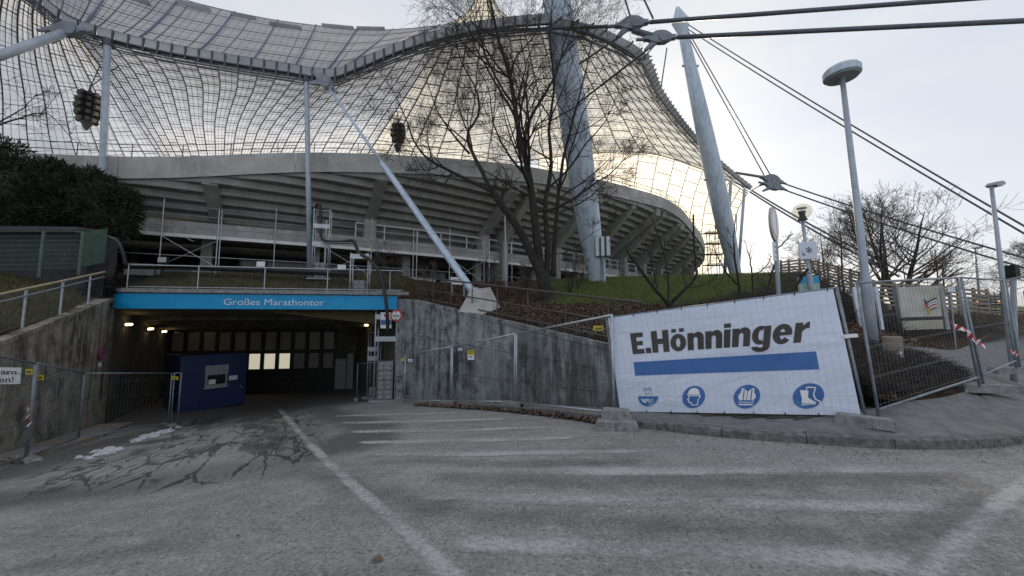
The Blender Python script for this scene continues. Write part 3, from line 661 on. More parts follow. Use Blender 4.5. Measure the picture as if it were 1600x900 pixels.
# rim parapet, in cast lengths
st = 0; pl = 7.6; L = cum[0]
while st < NB - 4:
    en = at_len(cum[st] + pl); en = min(en, NB - 1)
    if en <= st: break
    m = MB(); rows = []
    for i in range(st, en + 1):
        d = DD[i]; z = ZG + d * SL
        e = .008 if i == st else (-.008 if i == en else 0)
        s_ = TN[i][0] * e
        rows.append([SP(i, d, z - .02) + s_, SP(i, d + .06, z + 1.08) + s_, SP(i, d - .34, z + 1.08) + s_, SP(i, d - .4, z + .1) + s_, SP(i, d, z - .02) + s_])
    m.grid(rows); m.build('parapet_panel', 'conc', sta); st = en
# rail on top of the rim
m = MB()
for hh in (1.45, 1.8): m.tube([SP(i, DD[i] - .2, ZG + DD[i] * SL + hh) for i in range(0, NB, 3)], .022, 4)
for L in range(4, int(cum[-1]), 2):
    i = at_len(L); m.tube([SP(i, DD[i] - .2, ZG + DD[i] * SL + 1.05), SP(i, DD[i] - .2, ZG + DD[i] * SL + 1.8)], .022, 4)
m.build('rim_rail', 'darksteel', sta)
# raker beams and columns
for k in range(11):
    i = at_len(11.2 + 8.05 * k - (1.2 if k > 5 else 0)) if k < 7 else at_len(66.5 + 5.6 * (k - 7))
    t = TN[i][0]; d = DD[i]
    if d < 1: continue
    m = MB(); wd = .34 if d < 7 else .42
    for s_ in (0,):
        lo0, lo1 = SP(i, -.6, ZG - .2), SP(i, d - .1, ZG + d * SL - .02); up0, up1 = SP(i, -.6, ZG + .6), SP(i, d - .1, ZG + d * SL + .5)
        lo0 = SP(i, -.6, ZG - .6); lo1 = SP(i, d - .25, ZG + d * SL - .4 - (.35 if d > 6 else 0)); lo0 = SP(i, -.6, ZG - (.6 if d < 6 else 1.0))
        m.hexa([lo0 - t * wd, lo1 - t * wd, lo1 + t * wd, lo0 + t * wd, up0 - t * wd, up1 - t * wd, up1 + t * wd, up0 + t * wd])
    m.build('raker_beam', 'soff', sta)
    if 4 < d < 8.1:
        dc = d * .36; m = MB(); z1 = ZG + dc * SL - .1
        a = SP(i, dc - .35, 0); b = SP(i, dc + .35, 0)
        m.hexa([V((*(a - t * .36).xy, ZG - .3)), V((*(b - t * .36).xy, ZG - .3)), V((*(b + t * .36).xy, ZG - .3)), V((*(a + t * .36).xy, ZG - .3)), V((*(a - t * .36).xy, z1)), V((*(b - t * .36).xy, z1 + .35)), V((*(b + t * .36).xy, z1 + .35)), V((*(a + t * .36).xy, z1))])
        m.build('column', 'conc', sta)
for L in [37 + 5.4 * k for k in range(3)] + [53 + 4.4 * k for k in range(9)]:
    i = at_len(L); d = DD[i]; t = TN[i][0]; dc = d * .42
    if L > cum[-1] - 2: break
    pr = [(d - .2, ZG + d * SL - .05), (d - .3, ZG + d * SL - .55), (dc + .5, ZG + dc * SL - 1.15), (dc + .4, 3.4), (-.8, 3.4), (-.8, ZG + .5)]
    m = MB(); m.prism([SP(i, a, z) - t * .27 for a, z in pr], t * .54); m.build('fin_wall', 'soff', sta)
GO = lambda i: max(.3, .34 * DD[i] + .5)          # the gallery stands a little in front of the columns
# gallery slab edge in lengths, running above the scaffold
gal = T('gallery', 'long pale concrete gallery beam below the grandstand soffit', 'gallery', V((-6, 29, 6)))
ZQ = 6.95
st = 0
while st < NB - 4:
    en = min(at_len(cum[st] + 6.0), NB - 1)
    if en <= st: break
    m = MB(); m.grid([[SP(i, GO(i) - 2.5 - .5 * GO(i), ZQ - .1) + TN[i][0] * e, SP(i, GO(i) - .3, ZQ - .1) + TN[i][0] * e, SP(i, GO(i) - .3, ZQ) + TN[i][0] * e, SP(i, GO(i), ZQ) + TN[i][0] * e, SP(i, GO(i), ZQ - .82) + TN[i][0] * e, SP(i, GO(i) - .5, ZQ - .82) + TN[i][0] * e, SP(i, GO(i) - 4, ZQ - .6) + TN[i][0] * e] for i in range(st, en + 1) for e in ((.008 if i == st else -.008 if i == en else 0),)])
    m.build('slab_edge', 'conc', gal); st = en
m = MB(); m.grid([[SP(i, GO(i) + .02, ZQ - .90), SP(i, GO(i) + .16, ZQ - .90), SP(i, GO(i) + .16, ZQ - .72), SP(i, GO(i) + .02, ZQ - .72)] for i in range(NB)]); m.build('toe_board', 'white', gal)
i0 = at_len(26.5)
def ghand(zz, r, i0=i0): return [SP(i, GO(i) - .15, ZQ + zz) for i in range(i0, NB, 2)]
m = MB(); m.tube(ghand(.95, .05), .045, 6); m.tube(ghand(.5, .05), .02, 5); m.build('handrail', 'white', gal)
L = cum[i0]
while L < cum[-1]:
    i = at_len(L); m = MB(); m.beam(SP(i, GO(i) - .15, ZQ), SP(i, GO(i) - .15, ZQ + .92), .07, .07, TN[i][0]); m.build('handrail_post', 'white', gal); L += 1.9
# undercroft: rear wall, square columns, low white boarding and window strip
und = T('undercroft_wall', 'dark rear wall with windows and white boarding in the shade under the gallery', 'wall', V((-8, 31, 4.3)))
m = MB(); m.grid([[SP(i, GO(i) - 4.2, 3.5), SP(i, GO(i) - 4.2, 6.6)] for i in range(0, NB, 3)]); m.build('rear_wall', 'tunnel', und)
L = 10.
while L < 62:
    i = at_len(L); j = at_len(L + 1.5)
    a, b = SP(i, GO(i) - 4.1, 0), SP(j, GO(j) - 4.1, 0); n_ = TN[i][1]
    m = MB(); a2, b2 = a + n_ * .06, b + n_ * .06
    m.hexa([V((*a2.xy, 4.9)), V((*b2.xy, 4.9)), V((*b.xy, 4.9)), V((*a.xy, 4.9)), V((*a2.xy, 5.9)), V((*b2.xy, 5.9)), V((*b.xy, 5.9)), V((*a.xy, 5.9))]); m.build('window', 'darkglass', und)
    a3, b3 = a + n_ * 2.2, b + n_ * 2.2; a4, b4 = a + n_ * 2.14, b + n_ * 2.14
    if rng.random() < .8:
        m = MB(); m.hexa([V((*a3.xy, 4.1)), V((*b3.xy, 4.1)), V((*b4.xy, 4.1)), V((*a4.xy, 4.1)), V((*a3.xy, 4.75)), V((*b3.xy, 4.75)), V((*b4.xy, 4.75)), V((*a4.xy, 4.75))]); m.build('white_board', 'white' if rng.random() < .6 else 'grey', und)
    L += 1.62
for k in range(10):
    i = at_len(13 + 5.6 * k); m = MB(); c = SP(i, GO(i) - 1.2, 4.9); m.box(c, .5, .5, 2.8, TN[i][0], TN[i][1]); m.build('column', 'soff', und)
# ------------------------------------------------------------------ scaffold in front of the gallery
sc = T('scaffold', 'tubular scaffold standing in front of the gallery beam', 'scaffold', V((-12, 23, 4.3)))
L = 9.2; k = 0; prev = None; prs = random.Random(5)
while L < 58:
    i = at_len(L); o = GO(i) + .42; q = SP(i, o, 0); q2 = SP(i, o + .75, 0) if k % 3 != 2 else None
    g0 = H(q.x, q.y)
    topz = ZQ + (1.25 if k % 2 else .75)
    m = MB(); m.tube([V((*q.xy, g0 - .05)), V((*q.xy, topz))], .03, 6); m.build('standard', 'galv', sc)
    if k % 2 == 0:
        q2 = SP(i, o + .7, 0); m = MB(); m.tube([V((*q2.xy, H(*q2.xy) - .05)), V((*q2.xy, ZQ + .55))], .03, 6); m.build('standard', 'galv', sc)
    if prev:
        for zz in (ZQ + .75, ZQ + .25, ZQ - .35, 5.0):
            m = MB(); m.tube([V((*prev.xy, zz)), V((*q.xy, zz))], .024, 5); m.build('ledger', 'galv', sc)
        if k % 3 == 1:
            for za_, zb_ in ((4.4, 6.0), (6.0, 4.4)):
                m = MB(); m.tube([V((*prev.xy, za_)), V((*q.xy, zb_))], .022, 5); m.build('brace', 'galv', sc)
    if prs.random() < .5:
        m = MB(); m.tube([V((*q.xy, ZQ - .32)), V((*q.xy, ZQ - .22))], .034, 6); m.build('red_coupler', 'red', sc)
    prev = q; L += 2.57; k += 1
# ================================================================== roof membranes
def crv(pts, n=24): return polyline([P(*p) for p in pts], n)
class Patch:
    def __init__(s, top, bot, left, right):
        s.c = [crv(x) for x in (top, bot, left, right)]
    def ev(s, c, t):
        n = len(c) - 1; t = max(0., min(1., t)) * n; i = min(int(t), n - 1); return lin(c[i], c[i + 1], t - i)
    def __call__(s, u, v):
        T_, B_, L_, R_ = s.c
        a = lin(s.ev(T_, u), s.ev(B_, u), v) + lin(s.ev(L_, v), s.ev(R_, v), u)
        c = lin(lin(T_[0], T_[-1], u), lin(B_[0], B_[-1], u), v)
        return a - c
def membrane(name, label, pt, nu, nv, mat, bar=.05, fine=3, loc=None, stag=True, holes=(), barmat='darksteel', uw=None, finer=.011):
    r = T(name, label, 'roof membrane', loc or pt(.5, .5)); g = .004
    bars = MB(); net = MB(); wu = uw or (lambda u: u)
    for i in range(nu):
        br = [j / nv for j in range(nv + 1)]
        if stag and i % 2: br = [0.] + [(j + .5) / nv for j in range(nv)] + [1.]
        u0, u1 = wu(i / nu), wu((i + 1) / nu)
        for j in range(len(br) - 1):
            v0, v1 = br[j], br[j + 1]
            if (i, j) in holes: continue
            du, dv = (u1 - u0) * .02, (v1 - v0) * .02
            m = MB(); m.grid([[pt(lin(u0 + du, u1 - du, a / 2), lin(v0 + dv, v1 - dv, b / 2)) for a in range(3)] for b in range(3)]); m.build('panel', mat, r)
            if j: bars.tube([pt(lin(u0, u1, a / 2), v0) for a in range(3)], bar * .8, 4, False)
    for i in range(nu + 1): bars.tube([pt(wu(i / nu), b / 24) for b in range(25)], bar, 4, False)
    for v in (0., 1.): bars.tube([pt(wu(a / 30), v) for a in range(31)], bar * 1.2, 4, False)
    bars.build('joint_bars', barmat, r)
    for i in range(nu):
        for k in range(1, fine): net.tube([pt(wu(lin(i / nu, (i + 1) / nu, k / fine)), b / 20) for b in range(21)], finer, 3, False)
    for j in range(nv * 2):
        net.tube([pt(wu(a / 24), (j + .5) / (nv * 2)) for a in range(25)], finer, 3, False)
    tag(net.build('cable_net', barmat, r), kind='stuff')
    return r
# front edge line shared by the sheets
E1 = [(-10, -45, 14.8), (60, 6, 15.5), (112, 44, 16.3), (165, 62, 17.3), (250, 82, 18), (350, 100, 18.6), (440, 114, 19.2), (515, 124, 19.5), (560, 110, 19.3), (640, 78, 18.4), (750, 51, 17.3), (862, 40, 16.2)]
M1 = Patch(E1[2:10] + [(690, 62, 18)], [(262, 262, 42), (330, 262, 42), (420, 262, 42), (560, 264, 42)], [(112, 44, 16.3), (165, 115, 22), (215, 190, 33), (262, 262, 42)], [(690, 62, 18), (650, 125, 26), (604, 195, 35), (560, 264, 42)])
membrane('roof_membrane', 'large pale translucent roof sheet above the left of the stand rim', M1, 22, 12, 'acr', .045, finer=.015)
M0 = Patch([(-330, -170, 11), (-60, -70, 13.5), (60, 6, 15.5), (112, 44, 16.3)], [(-330, 300, 26), (-100, 290, 32), (100, 270, 40), (262, 262, 42)], [(-330, -170, 11), (-330, 60, 16), (-330, 300, 26)], [(112, 44, 16.3), (165, 115, 22), (215, 190, 33), (262, 262, 42)])
membrane('roof_membrane', 'pale roof sheet at the upper left beyond the slanting valley cable', M0, 14, 11, 'acr', .042, finer=.015)
M2 = Patch([(690, 62, 18), (760, 50, 17.4), (862, 46, 17.6), (930, 58, 18.5), (1000, 96, 20)], [(560, 264, 42), (700, 272, 45), (860, 246, 46), (1000, 238, 47), (1090, 262, 48), (1172, 296, 48)], [(690, 62, 18), (650, 125, 26), (604, 195, 35), (560, 264, 42)], [(1000, 96, 20), (1030, 152, 27), (1078, 212, 36), (1125, 258, 43), (1172, 296, 48)])
membrane('roof_membrane', 'yellow-lit roof sheet behind the bare tree and the near mast', M2, 18, 13, 'acrw', .06, finer=.016)
M3 = Patch([(840, 236, 60), (1000, 232, 60), (1100, 262, 60), (1168, 302, 58)], [(860, 470, 66), (980, 465, 66), (1060, 450, 66), (1140, 398, 64)], [(840, 236, 60), (850, 350, 64), (860, 470, 66)], [(1168, 302, 58), (1152, 330, 60), (1150, 362, 62), (1140, 398, 64)])
membrane('roof_membrane', 'far bright roof sheet showing under the curved edge behind the stand', M3, 12, 9, 'acrw', .06)
TOPS = [(-60, -150, 19), (40, -90, 20), (140, -55, 21.5), (240, -18, 22), (310, 6, 24), (400, 26, 26), (470, 37, 27), (560, 46, 28), (640, 45, 28.5), (740, 33, 28), (800, 30, 27), (862, 36, 25)]
E1u = [(a, b - 14, c + .15) for a, b, c in E1]
U1 = Patch(TOPS, E1u, [TOPS[0], (-35, -105, 16.5), E1u[0]], [TOPS[-1], (862, 30, 20), E1u[-1]])
up = membrane('roof_membrane', 'grey outer roof sheet rising behind the gutter edge to the skyline', U1, 20, 5, 'acrtop', .03, 4, stag=False)
m = MB()
for u in (.22, .33, .42, .5, .57, .635, .7, .77): m.tube([U1(u, b / 12) - ray(800, 450) * .02 + V((0, 0, .05)) for b in range(13)], .05, 5, False)
m.build('blue_joint', 'bluejoint', up)
for (u, v, l_) in ((.27, .34, .022), (.36, .16, .03), (.44, .13, .02), (.52, .20, .03), (.605, .03, .025), (.66, .03, .025)):
    a, b = U1(u - l_, v), U1(u + l_, v); m = MB(); m.hexa([a, b, b + V((0, .12, 0)), a + V((0, .12, 0)), a + V((0, -.15, .2)), b + V((0, -.15, .2)), b + V((0, -.03, .2)), a + V((0, -.03, .2))]); m.build('vent_strip', 'gutter', up)
U2 = Patch([(752, -60, 40), (756, -62, 40), (760, -60, 40)], [(668, 48, 36), (750, 52, 34), (838, 50, 36)], [(752, -60, 40), (742, 0, 38), (715, 30, 37), (668, 48, 36)], [(760, -60, 40), (772, 0, 38), (795, 28, 37), (838, 50, 36)])
membrane('roof_membrane', 'pointed tent peak of the roof behind the tree top', U2, 8, 8, 'acrw', .05, 2, stag=False)
# gutter edge: upstand panels, brackets, edge cable
edge = T('roof_edge', 'dark roof edge with upright glazed gutter panels and steel brackets', 'roof edge', P(*E1[6]))
ec = crv(E1, 150); cl = [0.]
for a, b in zip(ec, ec[1:]): cl.append(cl[-1] + (b - a).length)
def epos(L):
    for i in range(len(cl) - 1):
        if cl[i + 1] >= L: return lin(ec[i], ec[i + 1], (L - cl[i]) / max(1e-6, cl[i + 1] - cl[i]))
    return ec[-1]
npan = 44; st_ = cl[-1] / npan; upv = V((0, -.06, .42))
for k in range(npan):
    a, b = epos(k * st_ + .04), epos((k + 1) * st_ - .04); o = V((0, -.12, .06))
    m = MB(); m.hexa([a + o, b + o, b + o + V((0, .02, 0)), a + o + V((0, .02, 0)), a + o + upv, b + o + upv, b + o + upv + V((0, .02, 0)), a + o + upv + V((0, .02, 0))]); m.build('gutter_panel', 'gutter', edge)
    p = epos(k * st_); m = MB(); m.beam(p + V((0, -.16, -.22)), p + V((0, -.18, .50)), .055, .09, V((1, 0, 0))); m.beam(p + V((0, -.16, .50)), p + V((.02, .1, .48)), .05, .05); m.build('bracket', 'darksteel', edge)
m = MB(); m.tube([p + V((0, -.1, .02)) for p in ec], .06, 6); m.tube([p + V((0, -.15, .49)) for p in ec], .025, 5); m.build('gutter_rail', 'darksteel', edge)
m = MB()
for o in (0, .12, .24): m.tube([p + V((0, -.05 + o * .3, -.12 - o)) for p in ec], .04, 6)
m.build('edge_cable', 'cable', edge)
e2 = [(862, 40, 16.2), (930, 56, 17.5), (1000, 96, 20), (1030, 152, 27), (1078, 212, 36), (1125, 258, 43), (1172, 296, 48)]
edge2 = T('roof_edge', 'curving right roof edge with small glazed panels against the sky', 'roof edge', P(*e2[3]))
ec = crv(e2, 150); cl = [0.]
for a, b in zip(ec, ec[1:]): cl.append(cl[-1] + (b - a).length)
m = MB(); m.tube(ec, .09, 6); m.tube([p + V((-.25, 0, -.3)) for p in ec], .06, 5); m.build('edge_cable', 'cable', edge2)
npan = 46; st_ = cl[-1] / npan
for k in range(npan):
    a, b = epos(k * st_ + .05), epos((k + 1) * st_ - .05); ov = V((.42, .0, .38))
    m = MB(); m.hexa([a, b, b + V((.02, 0, -.02)), a + V((.02, 0, -.02)), a + ov, b + ov, b + ov + V((.02, 0, -.02)), a + ov + V((.02, 0, -.02))]); m.build('gutter_panel', 'gutter', edge2)
    p = epos(k * st_); m = MB(); m.beam(p + V((-.1, 0, -.1)), p + V((.5, 0, .45)), .08, .08); m.build('bracket', 'darksteel', edge2)
# ------------------------------------------------------------------ masts, struts, posts, cables
def cigar(p, q, prof, n=20): return [lin(p, q, t) for t, _ in prof], [r for _, r in prof]
b1, t1 = P(934, 440, 20), P(845, -170, 16.6)
mast = T('roof_mast', 'near pale blue steel mast standing on the lawn, with grey cabinets on it', 'mast', b1)
pr = [(0, .42), (.08, .52), (.2, .64), (.35, .72), (.5, .74), (.7, .70), (.85, .62), (1, .5)]
m = MB(); m.tube(polyline([lin(b1 - V((0, 0, .3)), t1, t) for t, _ in pr], 21), [x.x for x in polyline([V((r_, 0, 0)) for _, r_ in pr], 21)], 28); m.build('shaft', 'mast', mast, smooth=True)
for t in (.04, .1, .18, .27, .36, .45):
    p = lin(b1, t1, t); d_ = (t1 - b1).normalized(); rr_ = .42 + .32 * math.sin(min(1, t / .5) * 1.35)
    m = MB(); m.tube([p - d_ * .02, p + d_ * .02], rr_ + .016, 28); m.build('weld_band', 'mast', mast, smooth=False)
c = P(940, 386, 19.1)
for k in range(3):
    m = MB(); m.box(c + V((-.28 + .27 * k, -.05 * k, 0)), .16, .45, 1.0); m.build('cabinet', 'galv', mast)
    m = MB(); m.box(c + V((-.15 + .27 * k, .08, 0)), .1, .36, .96); m.build('cabinet_back', 'grey', mast)
m = MB(); m.box(P(944, 422, 19.3), .12, .2, 1.3); m.build('cable_duct', 'steel', mast)
m = MB(); m.tube([c + V((0, .1, -.5)), P(944, 415, 19.3)], .05, 6); m.build('conduit', 'steel', mast)
b2, t2 = P(1152, 436, 37), P(1068, 55, 33)
mast2 = T('roof_mast', 'farther slanting pale mast with pointed head right of the stand', 'mast', b2)
pr = [(0, .45), (.1, .62), (.25, .8), (.45, .82), (.65, .74), (.85, .56), (1, .42)]
m = MB(); m.tube(polyline([lin(b2 - V((0, 0, .4)), t2, t) for t, _ in pr], 21), [x.x for x in polyline([V((r_, 0, 0)) for _, r_ in pr], 21)], 28); m.build('shaft', 'mast', mast2, smooth=True)
ax2 = (t2 - b2).normalized(); m = MB(); m.tube([t2 - ax2 * .2, t2 + ax2 * .5, t2 + ax2 * 1.3, t2 + ax2 * 2.6], [.42, .55, .8, .15], 6); m.build('mast_head', 'mast', mast2)
for t in (.42, .88):
    m = MB(); p = lin(b2, t2, t); rr_ = .84 if t < .5 else .54; m.tube([p - V((rr_ + .25, 0, 0)), p + V((rr_ + .25, 0, 0))], .11, 8); m.build('lug', 'steel', mast2)
def cable(name, label, p, q, r, sag=0., n=12, grp=None, mat='cable'):
    r_ = T(name, label, 'cable', p, grp); m = MB(); m.tube([lin(p, q, i / n) - V((0, 0, sag * 4 * (i / n) * (1 - i / n))) for i in range(n + 1)], r, 8); m.build('rope', mat, r_, smooth=True); return r_
def node(label, c, d, s, mat='cast'):
    """cast clamp: a shaped steel casting with saddle cheeks, forks and pins"""
    d = V(d).normalized(); up_ = V((0, 0, 1)); sx = d.cross(up_).normalized(); u = sx.cross(d)
    r = T('cable_clamp', label, 'clamp', c)
    prof = [(-1.0, .10), (-.75, .14), (-.5, .30), (-.25, .46), (.1, .50), (.4, .44), (.62, .30), (.8, .15), (1.05, .12)]
    out = [c + d * (a * s) + u * (h * s) for a, h in prof] + [c + d * (a * s) - u * (h * s * .75) for a, h in reversed(prof)]
    m = MB(); m.prism([p - sx * (.16 * s) for p in out], sx * (.32 * s)); m.build('casting', mat, r)
    m = MB(); m.disc(c + d * .3 * s, sx, .33 * s, .44 * s, 18); m.build('saddle_cheek', mat, r)
    m = MB(); m.tube([c - d * .95 * s, c - d * 1.5 * s], [.12 * s, .09 * s], 10); m.build('socket', mat, r)
    m = MB(); m.tube([c + d * .95 * s, c + d * 1.4 * s], [.12 * s, .09 * s], 10); m.build('socket', mat, r)
    m = MB(); m.prism([c - d * .5 * s - u * .2 * s - sx * .1 * s, c - d * .1 * s - u * .35 * s - sx * .1 * s, c - d * .75 * s - u * .8 * s - sx * .1 * s, c - d * .95 * s - u * .75 * s - sx * .1 * s], sx * .2 * s); m.build('fork', mat, r)
    return r
n1, n2 = P(986, 38, 15.2), P(1030, 60, 14.4)
dN1 = P(1200, 14, 14.2) - n1; dN2 = P(1300, 44, 13.4) - n2
node('large cast clamp joining thick cables, the upper of the pair beside the near mast', n1, dN1, .68)
node('large cast clamp just below and right of the upper one', n2, dN2, .62)
for k, o in enumerate((-.06, .06)):
    pass
cable('stay_cable', 'upper thick dark cable running out of the top right of the view', n1 + dN1.normalized() * .8, n1 + (P(1660, -12, 12.2) - n1) * 2.6, .085, .0, 12, 'thick anchor cables')
cable('stay_cable', 'lower thick dark cable running to the right edge below the other', n2 + dN2.normalized() * .7, n2 + (P(1720, 27, 11.4) - n2) * 2.6, .085, .0, 12, 'thick anchor cables')
cable('stay_cable', 'short cable from the roof edge to the upper large clamp', P(862, 44, 16.2), n1 - dN1.normalized() * .8, .075)
cable('stay_cable', 'thin rod between the two large cast clamps', n1 + V((.1, 0, -.3)), n2 + V((-.3, 0, .1)), .13)
cable('stay_cable', 'cable rising steeply from the upper clamp, left one', n1 + V((.0, 0, .3)), P(958, -60, 15.6), .04)
cable('stay_cable', 'cable rising steeply from the upper clamp, right one', n1 + V((.9, -.2, .1)), P(978, -60, 15.2), .04)
cable('stay_cable', 'dark cable slanting from the large clamps down-left across the mast', n1 - V((.4, 0, .5)), P(905, 100, 16.8), .045)
cable('stay_cable', 'dark cable from the lower large clamp slanting down-left behind the branches', n2 - V((.5, 0, .5)), P(905, 160, 17.4), .045)
node('small cast clamp hanging under the large pair', P(1006, 90, 16), V((1, .2, .3)), .3)
cable('stay_cable', 'short hanger under the lower large clamp', n2 - V((.2, 0, .3)), P(1006, 90, 16), .03)
top2 = t2 + ax2 * .8
for k, (px, py, pz, o) in enumerate(((1760, 445, 15, .0), (1760, 458, 15, .0))):
    cable('stay_cable', ('upper' if k == 0 else 'lower') + ' of the paired stays from the far mast head to the right edge', top2 + V((.5, 0, .3 - .5 * k)), P(px, py, pz), .045, .25, 14, 'paired stays of the far mast')
n5, n6 = P(1205, 281, 33), P(1208, 291, 32.5)
for k in range(2):
    cable('stay_cable', ('left' if k == 0 else 'right') + ' of two thin stays falling from the far mast head to the small clamps', top2 + V((.3 + .25 * k, 0, -.4)), (P(1194, 274, 33) if k == 0 else P(1204, 274, 33)), .045, .0, 8, 'thin stays below the far mast head')
node('small dark clamp against the sky, upper of two right of the roof edge', n5, V((1, 0, -.28)), 1.0)
node('small dark clamp against the sky, lower of two right of the roof edge', n6, V((1, 0, -.3)), .9)
cable('stay_cable', 'cable from the roof edge corner to the upper small clamp', P(1150, 270, 36), n5 - V((1., 0, -.3)), .12)
cable('stay_cable', 'cable from the roof edge corner to the lower small clamp', P(1172, 298, 40), n6 - V((.9, 0, -.2)), .07)
cable('stay_cable', 'cable from the upper small clamp falling to the right edge', n5 + V((1., 0, -.3)), P(1680, 425, 22), .06, .2)
cable('stay_cable', 'cable from the lower small clamp falling to the right edge', n6 + V((.9, 0, -.3)), P(1680, 442, 22), .06, .2)
cable('stay_cable', 'upper of two cables from the roof tip to the ground behind the lamp post', P(1172, 296, 48), P(1420, 430, 34), .10, .3)
cable('stay_cable', 'lower of two cables from the roof tip to the ground behind the lamp post', P(1172, 300, 48), P(1405, 432, 34), .10, .3)
cable('stay_cable', 'thin hanger left of the far mast head', P(1042, 75, 33), P(1032, 142, 33), .06)
# strut from the roof edge to the concrete anchor block
na, nb = P(510, 132, 19.3), P(743, 462, 14.2)
st_ = T('strut', 'long blue-white strut slanting from the roof edge node to the anchor block', 'strut', nb)
m = MB(); m.tube([na, lin(na, nb, .3), lin(na, nb, .45)], [.07, .075, .085], 14); m.build('upper_rod', 'strut', st_, smooth=True)
m = MB(); m.tube([lin(na, nb, .452), lin(na, nb, .48), lin(na, nb, .97), nb], [.09, .135, .155, .13], 16); m.build('sleeve', 'strut', st_, smooth=True)
m = MB(); m.tube([nb + (na - nb).normalized() * .2, nb - (na - nb).normalized() * .3], .26, 12); m.build('foot_flange', 'galv', st_)
node('steel node where the strut meets the roof edge', P(507, 128, 19.2), P(540, 160, 19) - P(490, 118, 19.3), .75)
node('big grey steel node at the upper left roof corner', P(104, 48, 16.0), V((1, .15, .1)), .76)
na2, nb2 = P(98, 52, 15.9), P(-60, 108, 13.5)
s2 = T('strut', 'grey strut running from the upper left node out of the picture', 'strut', nb2); m = MB(); m.tube([na2, nb2], .17, 14); m.build('rod', 'steel', s2, smooth=True)
nbx = H(nb.x, nb.y)
blk = T('anchor_block', 'pale wedge-shaped concrete anchor block at the foot of the strut', 'block', V((nb.x, nb.y, nbx)))
bl_, br_ = P(720, 480, 14.6), P(780, 486, 14.4)
f1, f2, f3 = P(717, 484, 13.4), P(757, 491, 12.9), P(783, 481, 13.8); h1, h2, h3 = P(736, 454, 14.1), P(752, 453, 13.9), P(766, 451, 14.6)
bk1, bk2 = P(722, 478, 15.4), P(772, 476, 15.6); dn = V((0, 0, -.12))
m = MB(); vs = [q + V((0, 0, .06)) for q in [f1 + dn, f2 + dn, f3 + dn, bk2 + dn, bk1 + dn, h1, h2, h3, lin(h1, h3, .6) + V((0, .6, .0)), h1 + V((0, .5, 0))]]
m.add(vs, [(4, 3, 2, 1, 0), (5, 6, 7, 8, 9), (0, 1, 6, 5), (1, 2, 7, 6), (2, 3, 8, 7), (3, 4, 9, 8), (4, 0, 5, 9)]); m.build('wedge', 'conc', blk)
for lb, px, py0, py1, z0, r_ in (('grey round post carrying the roof edge above the site cables', 481, 424, 122, 19.4, .13), ('grey round post carrying the left roof edge behind the conifer', 164, 300, 64, 17.2, .145)):
    a, b = P(px + 4, py0, z0), P(px - 2 if px > 300 else px + 4, py1, z0); a.z = min(a.z, H(a.x, a.y)) - .1
    r = T('support_post', lb, 'post', a); m = MB(); m.tube([a, b], [r_, r_], 16); m.build('shaft', 'steel', r, smooth=True)
    m = MB(); m.tube([b - V((0, 0, .25)), b + V((0, 0, .1))], r_ * 1.25, 14); m.build('collar', 'darksteel', r)
for lb, px, py0, py1, z0 in (('thin post under the right roof tip, left one', 1142, 432, 282, 40), ('thin post under the right roof tip, right one', 1163, 432, 296, 46)):
    a, b = P(px - 10, py0, z0), P(px, py1, z0); r = T('support_post', lb, 'post', a); m = MB(); m.tube([a, b], .17, 10); m.build('shaft', 'steel', r, smooth=True)
# floodlight clusters
def flood(lb, c, s, tiers):
    r = T('floodlight_cluster', lb, 'floodlight', c); m = MB(); m.tube([c - V((0, 0, s * .7)), c + V((0, 0, s * 1.5))], .05 * s, 8); m.build('stem', 'darksteel', r)
    for k in range(tiers):
        z = c.z + s * (.8 - k * .42); rd = s * (.42 + .22 * math.sin(math.pi * (k + .7) / tiers))
        m = MB(); m.tube([V((c.x, c.y, z)), V((c.x, c.y, z + .1 * s))], [rd, rd * .8], 14); m.build('ring_tray', 'darksteel', r)
        for j in range(9):
            a = j * 2 * math.pi / 9; m = MB(); m.box(V((c.x + rd * .85 * math.cos(a), c.y + rd * .85 * math.sin(a), z + .02 * s)), .2 * s, .2 * s, .22 * s, V((math.cos(a), math.sin(a), 0)), V((-math.sin(a), math.cos(a), 0))); m.build('lamp_box', 'darksteel' if j % 3 else 'wood', r)
    m = MB(); m.tube([c - V((0, 0, s * .9)), c - V((0, 0, s * 1.5))], [.35 * s, .06 * s], 10); m.build('tail_cone', 'darksteel', r)
    m = MB(); m.tube([c + V((0, 0, s * 1.4)), c + V((-.6 * s, .9 * s, s * 3.4))], .03 * s, 5); m.tube([c + V((0, 0, s * 1.4)), c + V((.6 * s, .9 * s, s * 3.4))], .03 * s, 5); m.build('hanger', 'darksteel', r)
flood('dark tiered floodlight cluster hanging beside the left post', P(138, 168, 19), .85, 5)
flood('dark tiered floodlight cluster hanging behind the tree twigs', P(622, 212, 30), 1.0, 4)
